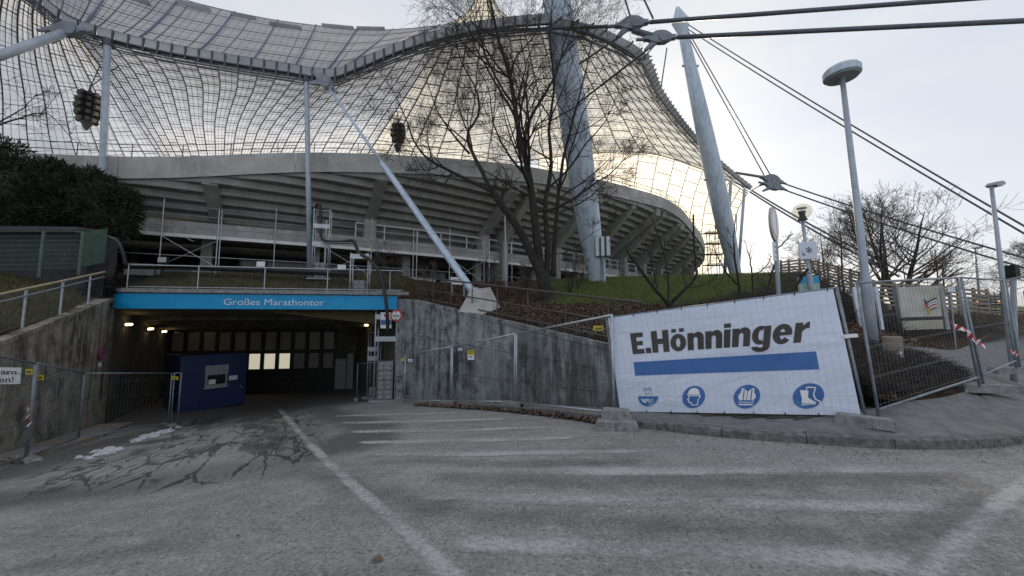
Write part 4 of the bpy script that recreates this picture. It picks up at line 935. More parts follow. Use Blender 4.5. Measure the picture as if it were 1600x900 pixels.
# ================================================================== construction fences
def fence(label, bl, br, tl, tr, mesh_x=.105, rows_=(0., .12, .37, .62, .87, 1.), grp='steel mesh construction fence panels', mat='fgalv', r_=.021, wr=.0028):
    r = T('mesh_fence', label, 'fence', bl, grp)
    f = lambda u, v: lin(lin(bl, br, u), lin(tl, tr, u), v)
    m = MB(); m.tube([f(0, -.02), f(0, 1)], r_, 8); m.build('post', mat, r, smooth=True)
    m = MB(); m.tube([f(1, -.02), f(1, 1)], r_, 8); m.build('post', mat, r, smooth=True)
    m = MB(); m.tube([f(0, .995), f(1, .995)], r_ * .9, 8); m.build('top_rail', mat, r, smooth=True)
    m = MB(); m.tube([f(0, .06), f(1, .06)], r_ * .9, 8); m.build('bottom_rail', mat, r, smooth=True)
    m = MB(); L = (br - bl).length; n = int(L / mesh_x)
    for i in range(1, n): m.tube([f(i / n, .06), f(i / n, .99)], wr, 3, False)
    for v in rows_[1:-1]:
        m.tube([f(0, v), f(1, v)], wr * 1.5, 4, False)
    tag(m.build('mesh_infill', 'wire', r), kind='stuff')
    return r, f
up2 = V((0, 0, 2.0))
def foot(label, c, d, sx=.62, sy=.2, sz=.14, mat='block'):
    d = V((d.x, d.y, 0)).normalized(); n_ = V((-d.y, d.x, 0)); c = V(c)
    r = T('fence_ballast', label, 'fence foot', c, 'concrete fence feet'); m = MB()
    h = sz / 2; e = .035
    pr = [(-sx / 2, 0), (sx / 2, 0), (sx / 2, sz * .55), (sx / 2 - e, sz), (-sx / 2 + e, sz), (-sx / 2, sz * .55)]
    m.prism([c + d * a + V((0, 0, b)) - n_ * sy / 2 for a, b in pr], n_ * sy); m.build('block', mat, r)
    m = MB(); m.box(c + d * (sx / 2 - .02) + V((0, 0, sz * .5)), .05, sy * .5, sz * .4, d, n_); m.build('grip_hole', 'black', r)
    return r
def ytag(label, px, py, wpx, hpx, y, mat='yellow', text=True, grp=None):
    a = P(px - wpx / 2, py - hpx / 2, y); b = P(px + wpx / 2, py - hpx / 2, y); c = P(px + wpx / 2, py + hpx / 2, y); d = P(px - wpx / 2, py + hpx / 2, y)
    r = T('fence_tag', label, 'tag', P(px, py, y), grp); m = MB(); m.prism([a, b, c, d], V((0, .008, 0))); m.build('plate', mat, r)
    if text:
        for k, (t0, t1) in enumerate(((.35, .5), (.58, .7))):
            m = MB(); m.prism([lin(lin(a, d, t0), lin(b, c, t0), .12), lin(lin(a, d, t0), lin(b, c, t0), .88), lin(lin(a, d, t1), lin(b, c, t1), .8), lin(lin(a, d, t1), lin(b, c, t1), .12)], V((0, -.003, 0))); m.build('print_line', 'ink' if mat == 'yellow' else 'bblue', r)
    return r
# left row, along the brown wall
q0, q1, q2, q3 = G(-150, 790), G(40, 722), G(122, 690), G(262, 668)
e_ = (q2 - q1); e_.z = 0; e_.normalize()
fence('mesh fence panel cut off by the left edge, carrying the white slow-down sign', q0, q1 - e_ * .04, q0 + up2, q1 - e_ * .04 + up2)
fence('mesh fence panel before the brown wall, second from the left edge', q1 + e_ * .05, q2 - e_ * .04, q1 + e_ * .05 + up2, q2 - e_ * .04 + up2)
fence('mesh fence panel beside the blue container', q2 + e_ * .05, q3, q2 + e_ * .05 + up2, q3 + up2)
q4 = G(277, 667)
fence('narrow folded fence panel standing next to the blue container', q3 + V((.08, .02, 0)), q4, q3 + up2 + V((.08, .02, 0)), q4 + up2)
for lb, q in (('low concrete fence foot nearest the left edge', q1), ('concrete fence foot under the second left post', q2), ('small fence foot beside the snow at the container', q3)):
    foot(lb, q + V((.05, -.05, -.02)), V((.9, -.35, 0)), .8, .24, .14)
ytag('yellow tag left of the first left fence post', 45, 581, 11, 9, q1.y - .05); ytag('yellow tag right of the first left fence post', 63, 590, 9, 8, q1.y + .1)
ytag('yellow tag on the fence beside the blue container', 273, 591, 10, 5, q3.y - .08)
r = T('slow_sign', 'white sign reading Langsam fahren! cut by the left edge', 'sign', P(0, 586, q1.y - .6)); yS = q1.y - .55
m = MB(); m.prism([P(-52, 574, yS), P(32, 574.5, yS), P(29.5, 600, yS), P(-54, 601, yS)], V((0, .02, 0))); m.build('board', 'white', r)
text_on('Langsam', P(-46, 576.5, yS), P(-46, 584.5, yS), P(26, 585, yS), P(26.5, 577, yS), 'ink', 'lettering', r, V((0, -.006, 0)), .005)
text_on('fahren!', P(-34, 588.5, yS), P(-34, 597, yS), P(22, 597, yS), P(22, 588.5, yS), 'ink', 'lettering', r, V((0, -.006, 0)), .005)
# strip of slabs along the wall foot
r = T('slab_strip', 'worn concrete slabs and planks lying along the brown wall foot', 'slabs', G(90, 705))
for k in range(7):
    a, b = lin(L0, L1, .18 + k * .11), lin(L0, L1, .18 + (k + 1) * .11 - .006); o1, o2 = vL * .1, vL * (1.0 + rng.uniform(-.03, .05))
    m = MB(); zz = lambda p: zr(*p.xy) + .10 + rng.uniform(0, .025)
    P4 = [a + o1, b + o1, b + o2, a + o2]; zs = [zz(p) for p in P4]
    m.hexa([V((*p.xy, zr(*p.xy) - .1)) for p in P4] + [V((*p.xy, z)) for p, z in zip(P4, zs)]); m.build('slab', 'block' if k % 2 else 'wood', r)
# right row, along the grey wall
g = [G(631, 630), G(717, 630), G(806, 635), G(962, 655)]
for k in range(4):                               # keep the panels just clear of the wall face
    s_ = (g[k] - A).dot(vR)
    if s_ < .45: q = g[k] + vR * (.45 - s_); g[k] = V((q.x, q.y, zr(q.x, q.y)))
lbr = ['mesh fence panel nearest the cable tower before the grey wall', 'mesh fence panel in the middle of the grey wall', 'mesh fence panel between the grey wall and the banner']
for k in range(3):
    e_ = (g[k + 1] - g[k]); e_.z = 0; e_.normalize(); a, b = g[k] + e_ * .04, g[k + 1] - e_ * .04
    fence(lbr[k], a, b, a + up2, b + up2, mat='galv', r_=.026, wr=.004)
e5, e6 = G(557, 627), G(584, 628)
fence('small wheeled fence gate leaf inside the tunnel mouth at right', e5, e6, e5 + V((0, 0, 1.75)), e6 + V((0, 0, 1.75)))
r = T('gate_wheel', 'small white wheel under the fence gate leaf', 'wheel', e5); m = MB(); m.disc(e5 + V((0, -.03, .09)), V((.2, 1, 0)), .1, .05, 16); m.build('tyre', 'galv', r)
for lb, q, d in (('pale fence foot under the first post right of the tower', g[1], V((1, -.4, 0))), ('fence foot among dead leaves before the grey wall', g[2], V((1, -.6, 0)))): foot(lb, q + V((-.1, -.12, 0)), d, .6, .24, .15)
for lb, px, py, wd, hd, y, mt in (('small yellow tag on the fence next to the tower', 629, 562, 5, 4, 14.6, 'yellow'), ('white tag with pink print on the right fence', 641, 563, 7, 4, 14.4, 'white'), ('small pale blue tag on the fence before the grey wall', 719, 546, 7, 4, 12.7, 'letter'), ('yellow tag on the fence post left of the banner', 935, 513, 15, 8, 7.75, 'yellow')):
    ytag(lb, px, py, wd, hd, y, mt)
r = T('warning_notice', 'yellow and white camera notice hung on the right fence', 'notice', P(735, 555, 11.9)); y = 11.9
m = MB(); m.prism([P(730, 548, y), P(741, 547, y), P(741, 554.5, y), P(730, 555, y)], V((0, .01, 0))); m.build('yellow_plate', 'yellow', r)
m = MB(); m.prism([P(730.5, 555.2, y), P(741, 554.7, y), P(741, 562, y), P(731, 562.5, y)], V((0, .01, 0))); m.build('white_plate', 'white', r)
m = MB(); m.prism([P(733, 556.6, y), P(738.5, 556, y), P(738.3, 557.4, y), P(735.5, 557.8, y), P(735.3, 558.8, y), P(733.4, 558.6, y)], V((0, -.004, 0))); m.build('camera_mark', 'bblue', r)
for z0 in (549.2, 551.6):
    m = MB(); m.prism([P(731, z0, y), P(740, z0 - .7, y), P(740, z0 + .5, y), P(731, z0 + 1.2, y)], V((0, -.004, 0))); m.build('print_line', 'ink', r)
# stacked rough blocks under the banner's left post
for k, (lb, px, py, zz, s) in enumerate((('rough concrete block at the bottom of the stack under the left banner post', 952, 672, 0, .42), ('second rough block at the bottom of that stack, right one', 982, 672, 0, .34), ('rough block on top of the stack under the banner post', 965, 668, .15, .5))):
    q = G(px, py); foot(lb, q + V((0, .05, zz)), V((1, -.25, 0)), s, .26, .145)
# black pipe lying at the wall foot
r = T('drain_pipe', 'dark pipe lying on the road along the right fence foot', 'pipe', G(880, 655)); m = MB()
m.tube([G(px, py) + V((0, 0, .06)) for px, py in ((745, 640), (790, 643), (840, 647), (900, 655), (945, 662), (990, 672))], .055, 8); m.build('hose', 'darksteel', r, smooth=True)
# ---- banner on its fence panel
bl, br = P(967, 650, 7.35), P(1354, 660, 5.6); tl, tr = P(947, 496, 7.5), P(1307, 449, 5.86)
fr, ff = fence('leaning fence panel that carries the white company banner', bl, br, tl, tr, grp='steel mesh construction fence panels')
bn = T('banner', 'large white banner reading E.Hönninger with a blue bar and safety pictograms', 'banner', bl, None)
cpt = lambda u, v: lin(lin(bl, br, u), lin(tl, tr, u), v)
nB = (br - bl).cross(tl - bl).normalized(); nB = nB if nB.y < 0 else -nB
O = nB * .04
def ripple(u, v): 
    tie = .012 * (abs(math.sin(u * 26)) - .5) * (max(0, v - .8) * 4 + max(0, .2 - v) * 4)
    fold = .016 * math.exp(-((v - .52 - .05 * u) / .02) ** 2) * ss(.05, .25, u) * (.4 + .6 * ss(.75, 1., u)) - .004 * math.exp(-(((v - .18) - (u - .45) * -.5) / .05) ** 2) * ss(.3, .4, u) * (1 - ss(.6, .75, u))
    return .020 * math.sin(u * 7 + v * 3) * math.sin(math.pi * v) + .004 * math.sin(u * 19 - v * 6) * (1 - v) + tie + fold
def bpt(u, v, o=0.): return cpt(mix(.012, .985, u), mix(.05, .99, v)) + O + nB * (ripple(u, v) + o)
m = MB(); m.grid([[bpt(u / 80, v / 40) for u in range(81)] for v in range(41)]); m.build('vinyl_sheet', 'banner', bn, smooth=True)
def buv(px, py):
    u, v = .5, .5
    for _ in range(25):
        p = bpt(u, v); d = ray(px, py); q = EYE + d * ((p - EYE).dot(nB) / d.dot(nB)) - p
        eu, ev = (bpt(u + .01, v) - bpt(u - .01, v)) / .02, (bpt(u, v + .01) - bpt(u, v - .01)) / .02
        A11, A12, A22 = eu.dot(eu), eu.dot(ev), ev.dot(ev); b1_, b2_ = q.dot(eu), q.dot(ev); D = A11 * A22 - A12 * A12
        u += (b1_ * A22 - b2_ * A12) / D; v += (A11 * b2_ - A12 * b1_) / D
    return u, v
def bprint(poly, mat, name, o=.006, sub=0):
    """flat print on the sheet: polygon given in photo pixels or uv; densified so that it follows the ripple"""
    m = MB(); n = len(poly); us = [p if isinstance(p, tuple) and max(abs(p[0]), abs(p[1])) < 1.5 else buv(*p) for p in poly]
    if n == 4:
        N = 30
        m.grid([[bpt(mix(mix(us[0][0], us[1][0], i / N), mix(us[3][0], us[2][0], i / N), j / 4), mix(mix(us[0][1], us[1][1], i / N), mix(us[3][1], us[2][1], i / N), j / 4), o) for i in range(N + 1)] for j in range(5)])
    else:
        m.add([bpt(u, v, o) for u, v in us], [tuple(range(n))])
    return m.build(name, mat, bn)
def btext(s, tlp, blp, brp, trp, mat, name, bold, o=.006):
    q = [buv(*p) for p in (tlp, blp, brp, trp)]; vs, fs = textmesh(s, bold); x0 = min(v.x for v in vs); x1 = max(v.x for v in vs); out = []
    for v in vs:
        a, h = (v.x - x0) / (x1 - x0), v.y / .682
        u = mix(mix(q[1][0], q[2][0], a), mix(q[0][0], q[3][0], a), h); w_ = mix(mix(q[1][1], q[2][1], a), mix(q[0][1], q[3][1], a), h)
        out.append(bpt(u, w_, o))
    m = MB(); m.add(out, fs); return m.build(name, mat, bn)
def glyphs():
    """heavy condensed letters as overlapping strokes: (polygon, layer)"""
    def arc(cx, cy, rx, ry, a0, a1, n=14): return [(cx + rx * math.cos(math.radians(a0 + (a1 - a0) * i / n)), cy + ry * math.sin(math.radians(a0 + (a1 - a0) * i / n))) for i in range(n + 1)]
    def rect(x0, y0, x1, y1): return [(x0, y0), (x1, y0), (x1, y1), (x0, y1)]
    def ring(cx, cy, rx, ry, ix, iy, a0, a1, n=28):
        o, q = arc(cx, cy, rx, ry, a0, a1, n), arc(cx, cy, ix, iy, a0, a1, n); return [[o[i], o[i + 1], q[i + 1], q[i]] for i in range(n)]
    nn = [rect(0, 0, .27, .75)], [(.27, .46)] + [(.27, .68)] + arc(.47, .53, .25, .245, 130, 0, 10) + [(.72, 0), (.45, 0)] + [(.45, .46), (.43, .53), (.36, .56), (.30, .53)]
    G_ = {}
    G_['E'] = ([rect(0, 0, .27, 1), rect(.27, 0, .6, .22), rect(.27, .4, .56, .6), rect(.27, .78, .6, 1)], .62)
    G_['.'] = ([rect(0, 0, .25, .25)], .27)
    G_['H'] = ([rect(0, 0, .28, 1), rect(.53, 0, .81, 1), rect(.28, .38, .53, .62)], .82)
    G_['o'] = (ring(.36, .375, .36, .39, .1, .2, 0, 360) + [rect(.08, .84, .29, 1.0), rect(.43, .84, .64, 1.0)], .73)
    G_['n'] = (nn[0] + [nn[1]], .73)
    G_['i'] = ([rect(0, 0, .27, .75), rect(0, .82, .27, 1.0)], .29)
    G_['g'] = (ring(.33, .40, .33, .37, .08, .2, 60, 300, 20) + [rect(.45, -.06, .72, .75)] + ring(.36, -.04, .36, .22, .1, .045, 180, 360, 14), .74)
    G_['e'] = (ring(.36, .375, .36, .39, .1, .2, 0, 322, 26) + [rect(.2, .32, .70, .45)], .74)
    G_['r'] = ([rect(0, 0, .27, .75), [(.27, .40), (.27, .64)] + arc(.50, .56, .2, .2, 150, 90, 4) + [(.52, .52), (.42, .52), (.34, .48)]], .52)
    return G_
def heavy(s, tlp, blp, brp, trp, name):
    q = [buv(*p) for p in (tlp, blp, brp, trp)]; GL_ = glyphs(); tot = sum(GL_[c_][1] + .055 for c_ in s) - .055; x0 = 0.
    for c_ in s:
        m = MB(); polys, adv = GL_[c_]
        for k, pl_ in enumerate(polys):
            out = []
            for x, y in pl_:
                a, h = (x0 + x) / tot, y; u = mix(mix(q[1][0], q[2][0], a), mix(q[0][0], q[3][0], a), h); w_ = mix(mix(q[1][1], q[2][1], a), mix(q[0][1], q[3][1], a), h)
                out.append(bpt(u, w_, .006 + .0004 * (k % 5)))
            m.add(out, [tuple(range(len(out)))])
        m.build(name, 'ink', bn); x0 += adv + .055
heavy('E.Honninger', (984.5, 521), (989, 553.5), (1262, 534.5), (1268, 492), 'letter')
bprint([(990, 566), (1275, 549), (1280, 577), (992.5, 587)], 'bblue', 'blue_bar')
bprint([(970, 513), (992, 510), (992.5, 517), (974, 520)], 'letter', 'patch', .010)
def ell(cx, cy, rx, ry, n=28, a0=0, a1=2 * math.pi, tilt=0.):
    return [(cx + rx * math.cos(a0 + (a1 - a0) * i / n) + tilt * ry * math.sin(a0 + (a1 - a0) * i / n), cy + ry * math.sin(a0 + (a1 - a0) * i / n)) for i in range(n if abs(a1 - a0) > 6.2 else n + 1)]
def pic(c, pts, mat, name, o=.010):            # outline in the pictogram's own unit circle
    (cx, cy), (rx, ry, tl_) = c
    return bprint([(cx + x * rx - tl_ * y * ry, cy - y * ry) for x, y in pts], mat, name, o * 1.6)
cA, cH, cV, cB_ = ((1013, 619), (15.6, 15.8, -.08)), ((1084, 620), (17.6, 17.4, -.12)), ((1167, 619.5), (20.5, 18.6, -.14)), ((1263, 618.5), (24.2, 19.8, -.16))
for c in (cH, cV, cB_): pic(c, [(math.cos(a * .2244), math.sin(a * .2244)) for a in range(28)], 'bblue', 'blue_disc', .007)
pic(cA, [(math.cos(math.pi + a * math.pi / 16), math.sin(math.pi + a * math.pi / 16)) for a in range(17)], 'bblue', 'blue_disc', .007)
btext('AMS', (1004.5, 605.8), (1005, 611.5), (1018.5, 611), (1018, 605.2), 'bblue', 'lettering', .0)
btext('BAU', (1008, 613.4), (1008, 616.6), (1019.5, 616.3), (1019.5, 613), 'grey', 'lettering', .0)
btext('BG', (1013.5, 623.2), (1013.5, 628.8), (1021.5, 628.6), (1021.5, 623), 'white', 'lettering', .0, .016)
btext('BAU', (1014.5, 630.6), (1014.5, 632.8), (1022, 632.6), (1022, 630.4), 'white', 'lettering', 0., .016)
pic(cA, [(-.68, -.22), (-.5, -.25), (-.42, -.42), (-.28, -.5), (-.14, -.42), (-.08, -.25), (.04, -.22), (-.06, -.5), (-.26, -.66), (-.5, -.56)], 'white', 'emblem_mark')
bprint(ell(1008.6, 624.4, 1.5, 1.5, 12), 'white', 'emblem_mark', .011)
# helmet and head
pic(cH, [(-.72, .22), (-.55, .30), (-.5, .55), (-.3, .76), (0, .82), (.3, .7), (.46, .45), (.5, .26), (.6, .2)], 'white', 'helmet')
pic(cH, [(-.52, .16), (.48, .16), (.62, .1), (.6, -.1), (.46, -.22), (.46, -.74), (-.1, -.78), (-.2, -.56), (-.42, -.52), (-.44, -.32), (-.58, -.26), (-.44, -.02)], 'white', 'head')
pic(cH, [(-.42, .08), (.38, .08), (.5, .04), (.5, -.08), (.36, -.2), (.36, -.66), (-.04, -.68), (-.12, -.46), (-.34, -.42), (-.36, -.26), (-.42, -.2), (-.34, 0)], 'bblue', 'face', .013)
bprint(ell(1080.3, 618.6, 1.3, 1.2, 10), 'white', 'eye', .016)
# safety vest
pic(cV, [(-.5, .7), (-.3, .72), (0, .4), (.3, .72), (.5, .7), (.5, .38), (.66, .1), (.66, -.16), (.54, -.2), (.56, -.72), (-.56, -.72), (-.54, -.2), (-.66, -.16), (-.66, .1), (-.5, .38)], 'white', 'vest')
for a, b, c_, d_ in ((-.52, .5, -.30, -.44), (-.54, .54, -.5, -.6)): pic(cV, [(a, c_), (b, c_), (b, d_), (a, d_)], 'bblue', 'vest_stripe', .013)
for x in (-.32, .27): pic(cV, [(x, .68), (x + .07, .68), (x + .09, -.3), (x + .02, -.3)], 'bblue', 'vest_stripe', .013)
pic(cV, [(-.02, .4), (.02, .4), (.02, -.3), (-.02, -.3)], 'bblue', 'vest_seam', .013)
# boots
pic(cB_, [(-.62, .46), (-.06, .44), (-.02, -.12), (.3, -.34), (.56, -.5), (.58, -.68), (-.36, -.74), (-.4, -.2)], 'white', 'boot')
pic(cB_, [(-.37, -.56), (-.16, -.56), (-.1, -.62), (.57, -.58), (.57, -.62), (-.08, -.67), (-.14, -.62), (-.37, -.61)], 'bblue', 'boot_sole', .013)
for seg in ([(-.2, .5), (-.2, .72)], [(-.24, .70), (.38, .66)], [(.36, .68), (.3, .1)], [(.3, .12), (.5, -.28)], [(.48, -.26), (.84, -.44)], [(.82, -.42), (.78, -.62)]):
    (xa, ya), (xb, yb) = seg; dx, dy = xb - xa, yb - ya; L = math.hypot(dx, dy); nx, ny = -dy / L * .045, dx / L * .045
    pic(cB_, [(xa + nx, ya + ny), (xb + nx, yb + ny), (xb - nx, yb - ny), (xa - nx, ya - ny)], 'white', 'boot_outline')
m = MB()
for k in range(1, 34): m.grid([[bpt(k / 34 - .0007, v / 30, .0015), bpt(k / 34 + .0007, v / 30, .0015)] for v in range(31)])
for v in (.15, .40, .64, .88): m.grid([[bpt(u / 60, v - .0016, .002), bpt(u / 60, v + .0016, .002)] for u in range(61)])
tag(m.build('wire_ghost_lines', 'ghost', bn), kind='stuff')
m = MB()
for k in range(9):
    u = .02 + k * .12
    for v in (0., 1.): p = bpt(min(u, .99), v, .004); m.beam(p - V((0, 0, .03)), p + V((0, 0, .03)), .012, .008)
m.build('cable_ties', 'black', bn)
# mesh wires showing through the sheet are drawn as thin darker strips; the foot of the banner's right end
foot('long pale concrete foot under the right end of the banner', P(1350, 668, 5.42) + V((0, 0, .02)), V((.75, -.66, 0)), .62, .2, .14)
s1, s2, s3, s4 = P(1374, 654, 5.62), P(1530, 600, 6.8), P(1338, 441, 5.9), P(1495, 433, 6.95)
fence('mesh fence panel right of the banner in front of the twiggy bed', s1, s2, s3, s4, wr=.0017, rows_=(0, .09, .28, .29, .5, .51, .72, .73, .9, 1))
s5, s6, s7, s8 = P(1536, 597, 6.9), P(1588, 572, 8.3), P(1501, 433, 7.05), P(1566, 437, 8.4)
fence('mesh fence panel right of the tape, ending at the street lamp', s5, s6, s7, s8, wr=.0017, rows_=(0, .09, .28, .29, .5, .51, .72, .73, .9, 1))
s9, s10 = P(1593, 571, 8.4), P(1740, 545, 9.6)
fence('mesh fence panel cut off by the right edge', s9, s10, P(1571, 437, 8.5), P(1712, 408, 9.7))
foot('long concrete foot under the taped fence post', P(1545, 606, 6.85) + V((0, 0, -.08)), V((.9, -.2, 0)), .85, .2, .14)
foot('concrete foot behind the street lamp at the right edge', P(1585, 578, 8.4) + V((0, 0, -.08)), V((.95, -.1, 0)), .9, .2, .14)
m = MB(); r = T('fence_clip', 'pale clip joining the banner panel to the next fence panel', 'clip', P(1336, 525, 5.7)); m.beam(P(1318, 526, 5.72), P(1338, 524, 5.75), .05, .05); m.build('clamp', 'white', r)
# barrier tape
def tape(lb, pts, y):
    r = T('barrier_tape', lb, 'tape', P(pts[0][0], pts[0][1], y)); c = polyline([P(a, b, y + o) for a, b, o in pts], 24)
    for k in range(12):
        m = MB(); rows = []
        for i in (2 * k, 2 * k + 1, 2 * k + 2):
            o = V((.01, .03 * math.sin(i * .9), .035 + .012 * math.sin(i * 1.7))); rows.append([c[i] - o, c[i] + o])
        m.grid(rows); m.build('stripe', 'red' if k % 2 == 0 else 'white', r)
tape('torn red and white tape fluttering on the fence post right of the banner', [(1486, 502, 0), (1496, 512, -.05), (1510, 516, .05), (1520, 530, 0), (1528, 534, -.04), (1539, 543, 0)], 6.75)
tape('short red and white tape end near the foot of the street lamp', [(1578, 548, 0), (1583, 551, .03), (1588, 553, 0), (1592, 556, 0)], 8.1)
tape('small red and white tape hanging on the left fence post', [(43, 634, 0), (44, 642, 0), (43, 652, .02), (46, 664, 0)], q1.y - .12)
# ================================================================== railings
def railing(lb, pts, h, step, mat, tops=(1.,), rail_r=.025, mesh=True, post_r=.022, railmat=None, posts=True):
    r = T('railing', lb, 'railing', pts[0]); ps = polyline(pts, 60); upz = V((0, 0, h))
    for k, t in enumerate(tops):
        m = MB(); m.tube([p + upz * t for p in ps], rail_r if k == 0 else rail_r * .75, 8); m.build('handrail' if k == 0 else 'rail', (railmat or mat) if k == 0 else mat, r, smooth=True)
    acc_ = 0.; last = None
    for a, b in zip(ps, ps[1:]):
        if acc_ <= 0:
            m = MB(); m.tube([a - V((0, 0, .1)), a + upz], post_r, 6); m.build('post', mat, r); acc_ = step
        acc_ -= (b - a).length
    if mesh:
        m = MB()
        for k in range(1, 12): m.tube([p + upz * (k / 12.5) for p in ps[::3]], .003, 3, False)
        for i in range(0, 60):
            for t in (.0, .5): p = lin(ps[i], ps[i + 1], t); m.tube([p + upz * .06, p + upz * .96], .0025, 3, False)
        tag(m.build('mesh_infill', 'wire', r), kind='stuff')
    return r
a, b = PL + V((.3, .12, 2.86)), PR + V((.2, .15, 2.86))
railing('grey mesh railing on the roof edge above the cyan fascia', [lin(a, b, k / 6) for k in range(7)], 1.0, 2.5, 'galv', (1., .1))
railing('brown rail on posts following the top of the grey retaining wall', [V((*(lin(A, B, k / 8) + nR * .25).xy, mix(2.42, .82, k / 8) + .12)) for k in range(9)], 1.05, 1.35, 'darkrail', (1., .5, .12), .03, False)
railing('timber-topped railing on the brown wall at the left', [V((*(lin(L0, L1, .1 + .86 * k / 8) + nL * .2).xy, mix(-.6, 2.42, .1 + .86 * k / 8) + .12)) for k in range(9)], 1.05, 2.0, 'galv', (1., .82), .035, True, .03, 'handrail')
# ================================================================== cable towers
def tower(lb, c, wd, dp, h, d, plates=(.4, .7), ballast=.28):
    d = V((d.x, d.y, 0)).normalized(); n_ = V((-d.y, d.x, 0)); r = T('cable_tower', lb, 'cable tower', c, 'aluminium cable towers')
    for sx in (-1, 1):
        for sy in (-1, 1):
            p = c + d * (sx * wd / 2) + n_ * (sy * dp / 2); m = MB(); m.tube([p, p + V((0, 0, h))], .032, 8); m.build('upright', 'galv', r, smooth=True)
    for k in range(int(h / .5)):
        z = .25 + k * .5; m = MB()
        for sx in (-1, 1): p = c + d * (sx * wd / 2) + V((0, 0, z)); m.tube([p - n_ * dp / 2, p + n_ * dp / 2], .018, 6)
        m.build('rung', 'galv', r)
    for t in plates:
        m = MB(); m.box(c + V((0, 0, h * t)) - n_ * (dp / 2 + .035), wd + .04, .03, .22, d, n_); m.build('cross_plate', 'galv', r)
    m = MB(); m.tube([c + V((0, 0, h - .02)) - d * wd / 2, c + V((0, 0, h - .02)) + d * wd / 2], .025, 6); m.build('top_bar', 'galv', r)
    m = MB(); m.box(c + V((0, 0, .05)), wd + .35, dp + .35, .07, d, n_); m.build('base_plate', 'galv', r)
    for k in range(max(1, int(h * ballast / .45))):
        z = .1 + .42 * k; m = MB(); m.box(c + V((0, 0, z + .2)), wd * .72, dp * .7, .4, d, n_); bb = m.build('ballast_block', 'block', r)
        m = MB()
        for i in (-1, 1):
            for j in (-1, 1): m.disc(c + V((0, 0, z + .2 + j * .1)) + d * (i * wd * .18) - n_ * (dp * .35 + .015), n_, .085, .03, 10)
        m.build('knob', 'grey', bb)
    return r
cT = G(602, 626) + V((0, .0, 0)); dT = V((1, .1, 0))
tower('tall aluminium cable tower standing at the right side of the tunnel mouth', cT, .92, .5, 4.95, dT, (.56, .76), .42)
c2 = G(574, 624); tower('shorter cable tower just left of the tall one inside the tunnel mouth', c2 + V((.1, .5, 0)), .5, .45, 3.2, dT, (.6, .74), .15)
c3 = P(501, 424, 19.2); c3.z = H(c3.x, c3.y); tower('cable tower reaching up to the grandstand beside the grey post', c3, .75, .5, 3.75, V((1, .3, 0)), (.5, .75), .3)
c4 = P(562, 452, 16.9); c4.z = H(c4.x, c4.y) ; tower('short cable tower with two ballast blocks on the tunnel roof', c4, .75, .5, 2.15, V((1, .2, 0)), (.93,), .5)
yT = cT.y - .32
r = T('site_sign', 'white and blue company board fixed on the tall cable tower', 'sign', P(603, 500, yT))
m = MB(); m.prism([P(594.5, 488, yT), P(611.5, 488, yT), P(611.5, 513, yT), P(594.5, 513, yT)], V((0, .03, 0))); m.build('board', 'white', r)
m = MB(); m.prism([P(595, 500, yT), P(611, 500, yT), P(611, 507.5, yT), P(595, 507.5, yT)], V((0, -.008, 0))); m.build('blue_band', 'bblue', r)
m = MB(); m.prism([P(595, 497, yT), P(611, 497, yT), P(611, 499, yT), P(595, 499, yT)], V((0, -.008, 0))); m.build('pink_band', 'letter', r)
m = MB(); m.prism([P(600, 491, yT), P(602.6, 491, yT), P(602.6, 495, yT), P(600, 495, yT)], V((0, -.008, 0))); m.build('emblem_mark', 'red', r)
m = MB(); m.prism([P(603.4, 491, yT), P(606, 491, yT), P(606, 495, yT), P(603.4, 495, yT)], V((0, -.008, 0))); m.build('emblem_mark', 'bblue', r)
yH = 16.45
r = T('height_limit_sign', 'round red-rimmed height limit sign reading 4,0m at the tunnel corner', 'sign', P(618, 493, yH)); cS = P(619, 493, yH)
m = MB(); m.disc(cS, V((0, 1, 0)), .27, .02, 28); m.build('red_rim', 'red', r); m = MB(); m.disc(cS - V((0, .014, 0)), V((0, 1, 0)), .2, .012, 28); m.build('white_disc', 'white', r)
text_on('4,0m', cS + V((-.15, -.025, .06)), cS + V((-.15, -.025, -.07)), cS + V((.16, -.025, -.07)), cS + V((.16, -.025, .06)), 'ink', 'lettering', r, V((0, -.004, 0)), .01)
for s_ in (1, -1):
    m = MB(); m.prism([cS + V((-.045, -.024, s_ * .19)), cS + V((.045, -.024, s_ * .19)), cS + V((0, -.024, s_ * .11))], V((0, .004, 0))); m.build('arrow', 'ink', r)
def park_sign(lb, px, py, base, n_, hpx, wpx):
    p = hitplane(px, py, base, n_) + n_ * .05; d = V((-n_.y, n_.x, 0)); R_ = .24; r = T('no_stopping_sign', lb, 'sign', p, 'small round no stopping signs')
    m = MB(); m.disc(p, n_, R_, .02, 20); m.build('red_rim', 'red', r); m = MB(); m.disc(p + n_ * .014, n_, R_ * .78, .012, 20); m.build('blue_disc', 'bblue', r)
    m = MB(); m.beam(p + n_ * .026 + d * .13 + V((0, 0, .13)), p + n_ * .026 - d * .13 - V((0, 0, .13)), .05, .008, n_); m.build('red_bar', 'red', r)
    m = MB(); m.beam(p + n_ * .026 - d * .13 + V((0, 0, .13)), p + n_ * .026 + d * .13 - V((0, 0, .13)), .05, .008, n_); m.build('red_bar', 'red', r)
    m = MB(); m.box(p + V((0, 0, -.42)), .26, .02, .16, d, n_); m.build('plate', 'white', r)
park_sign('round no stopping sign on the brown wall left of the tunnel', 155, 552, L1, vL, 18, 6)
park_sign('round no stopping sign on the grey wall right of the tunnel', 633, 530, A, vR, 14, 5)
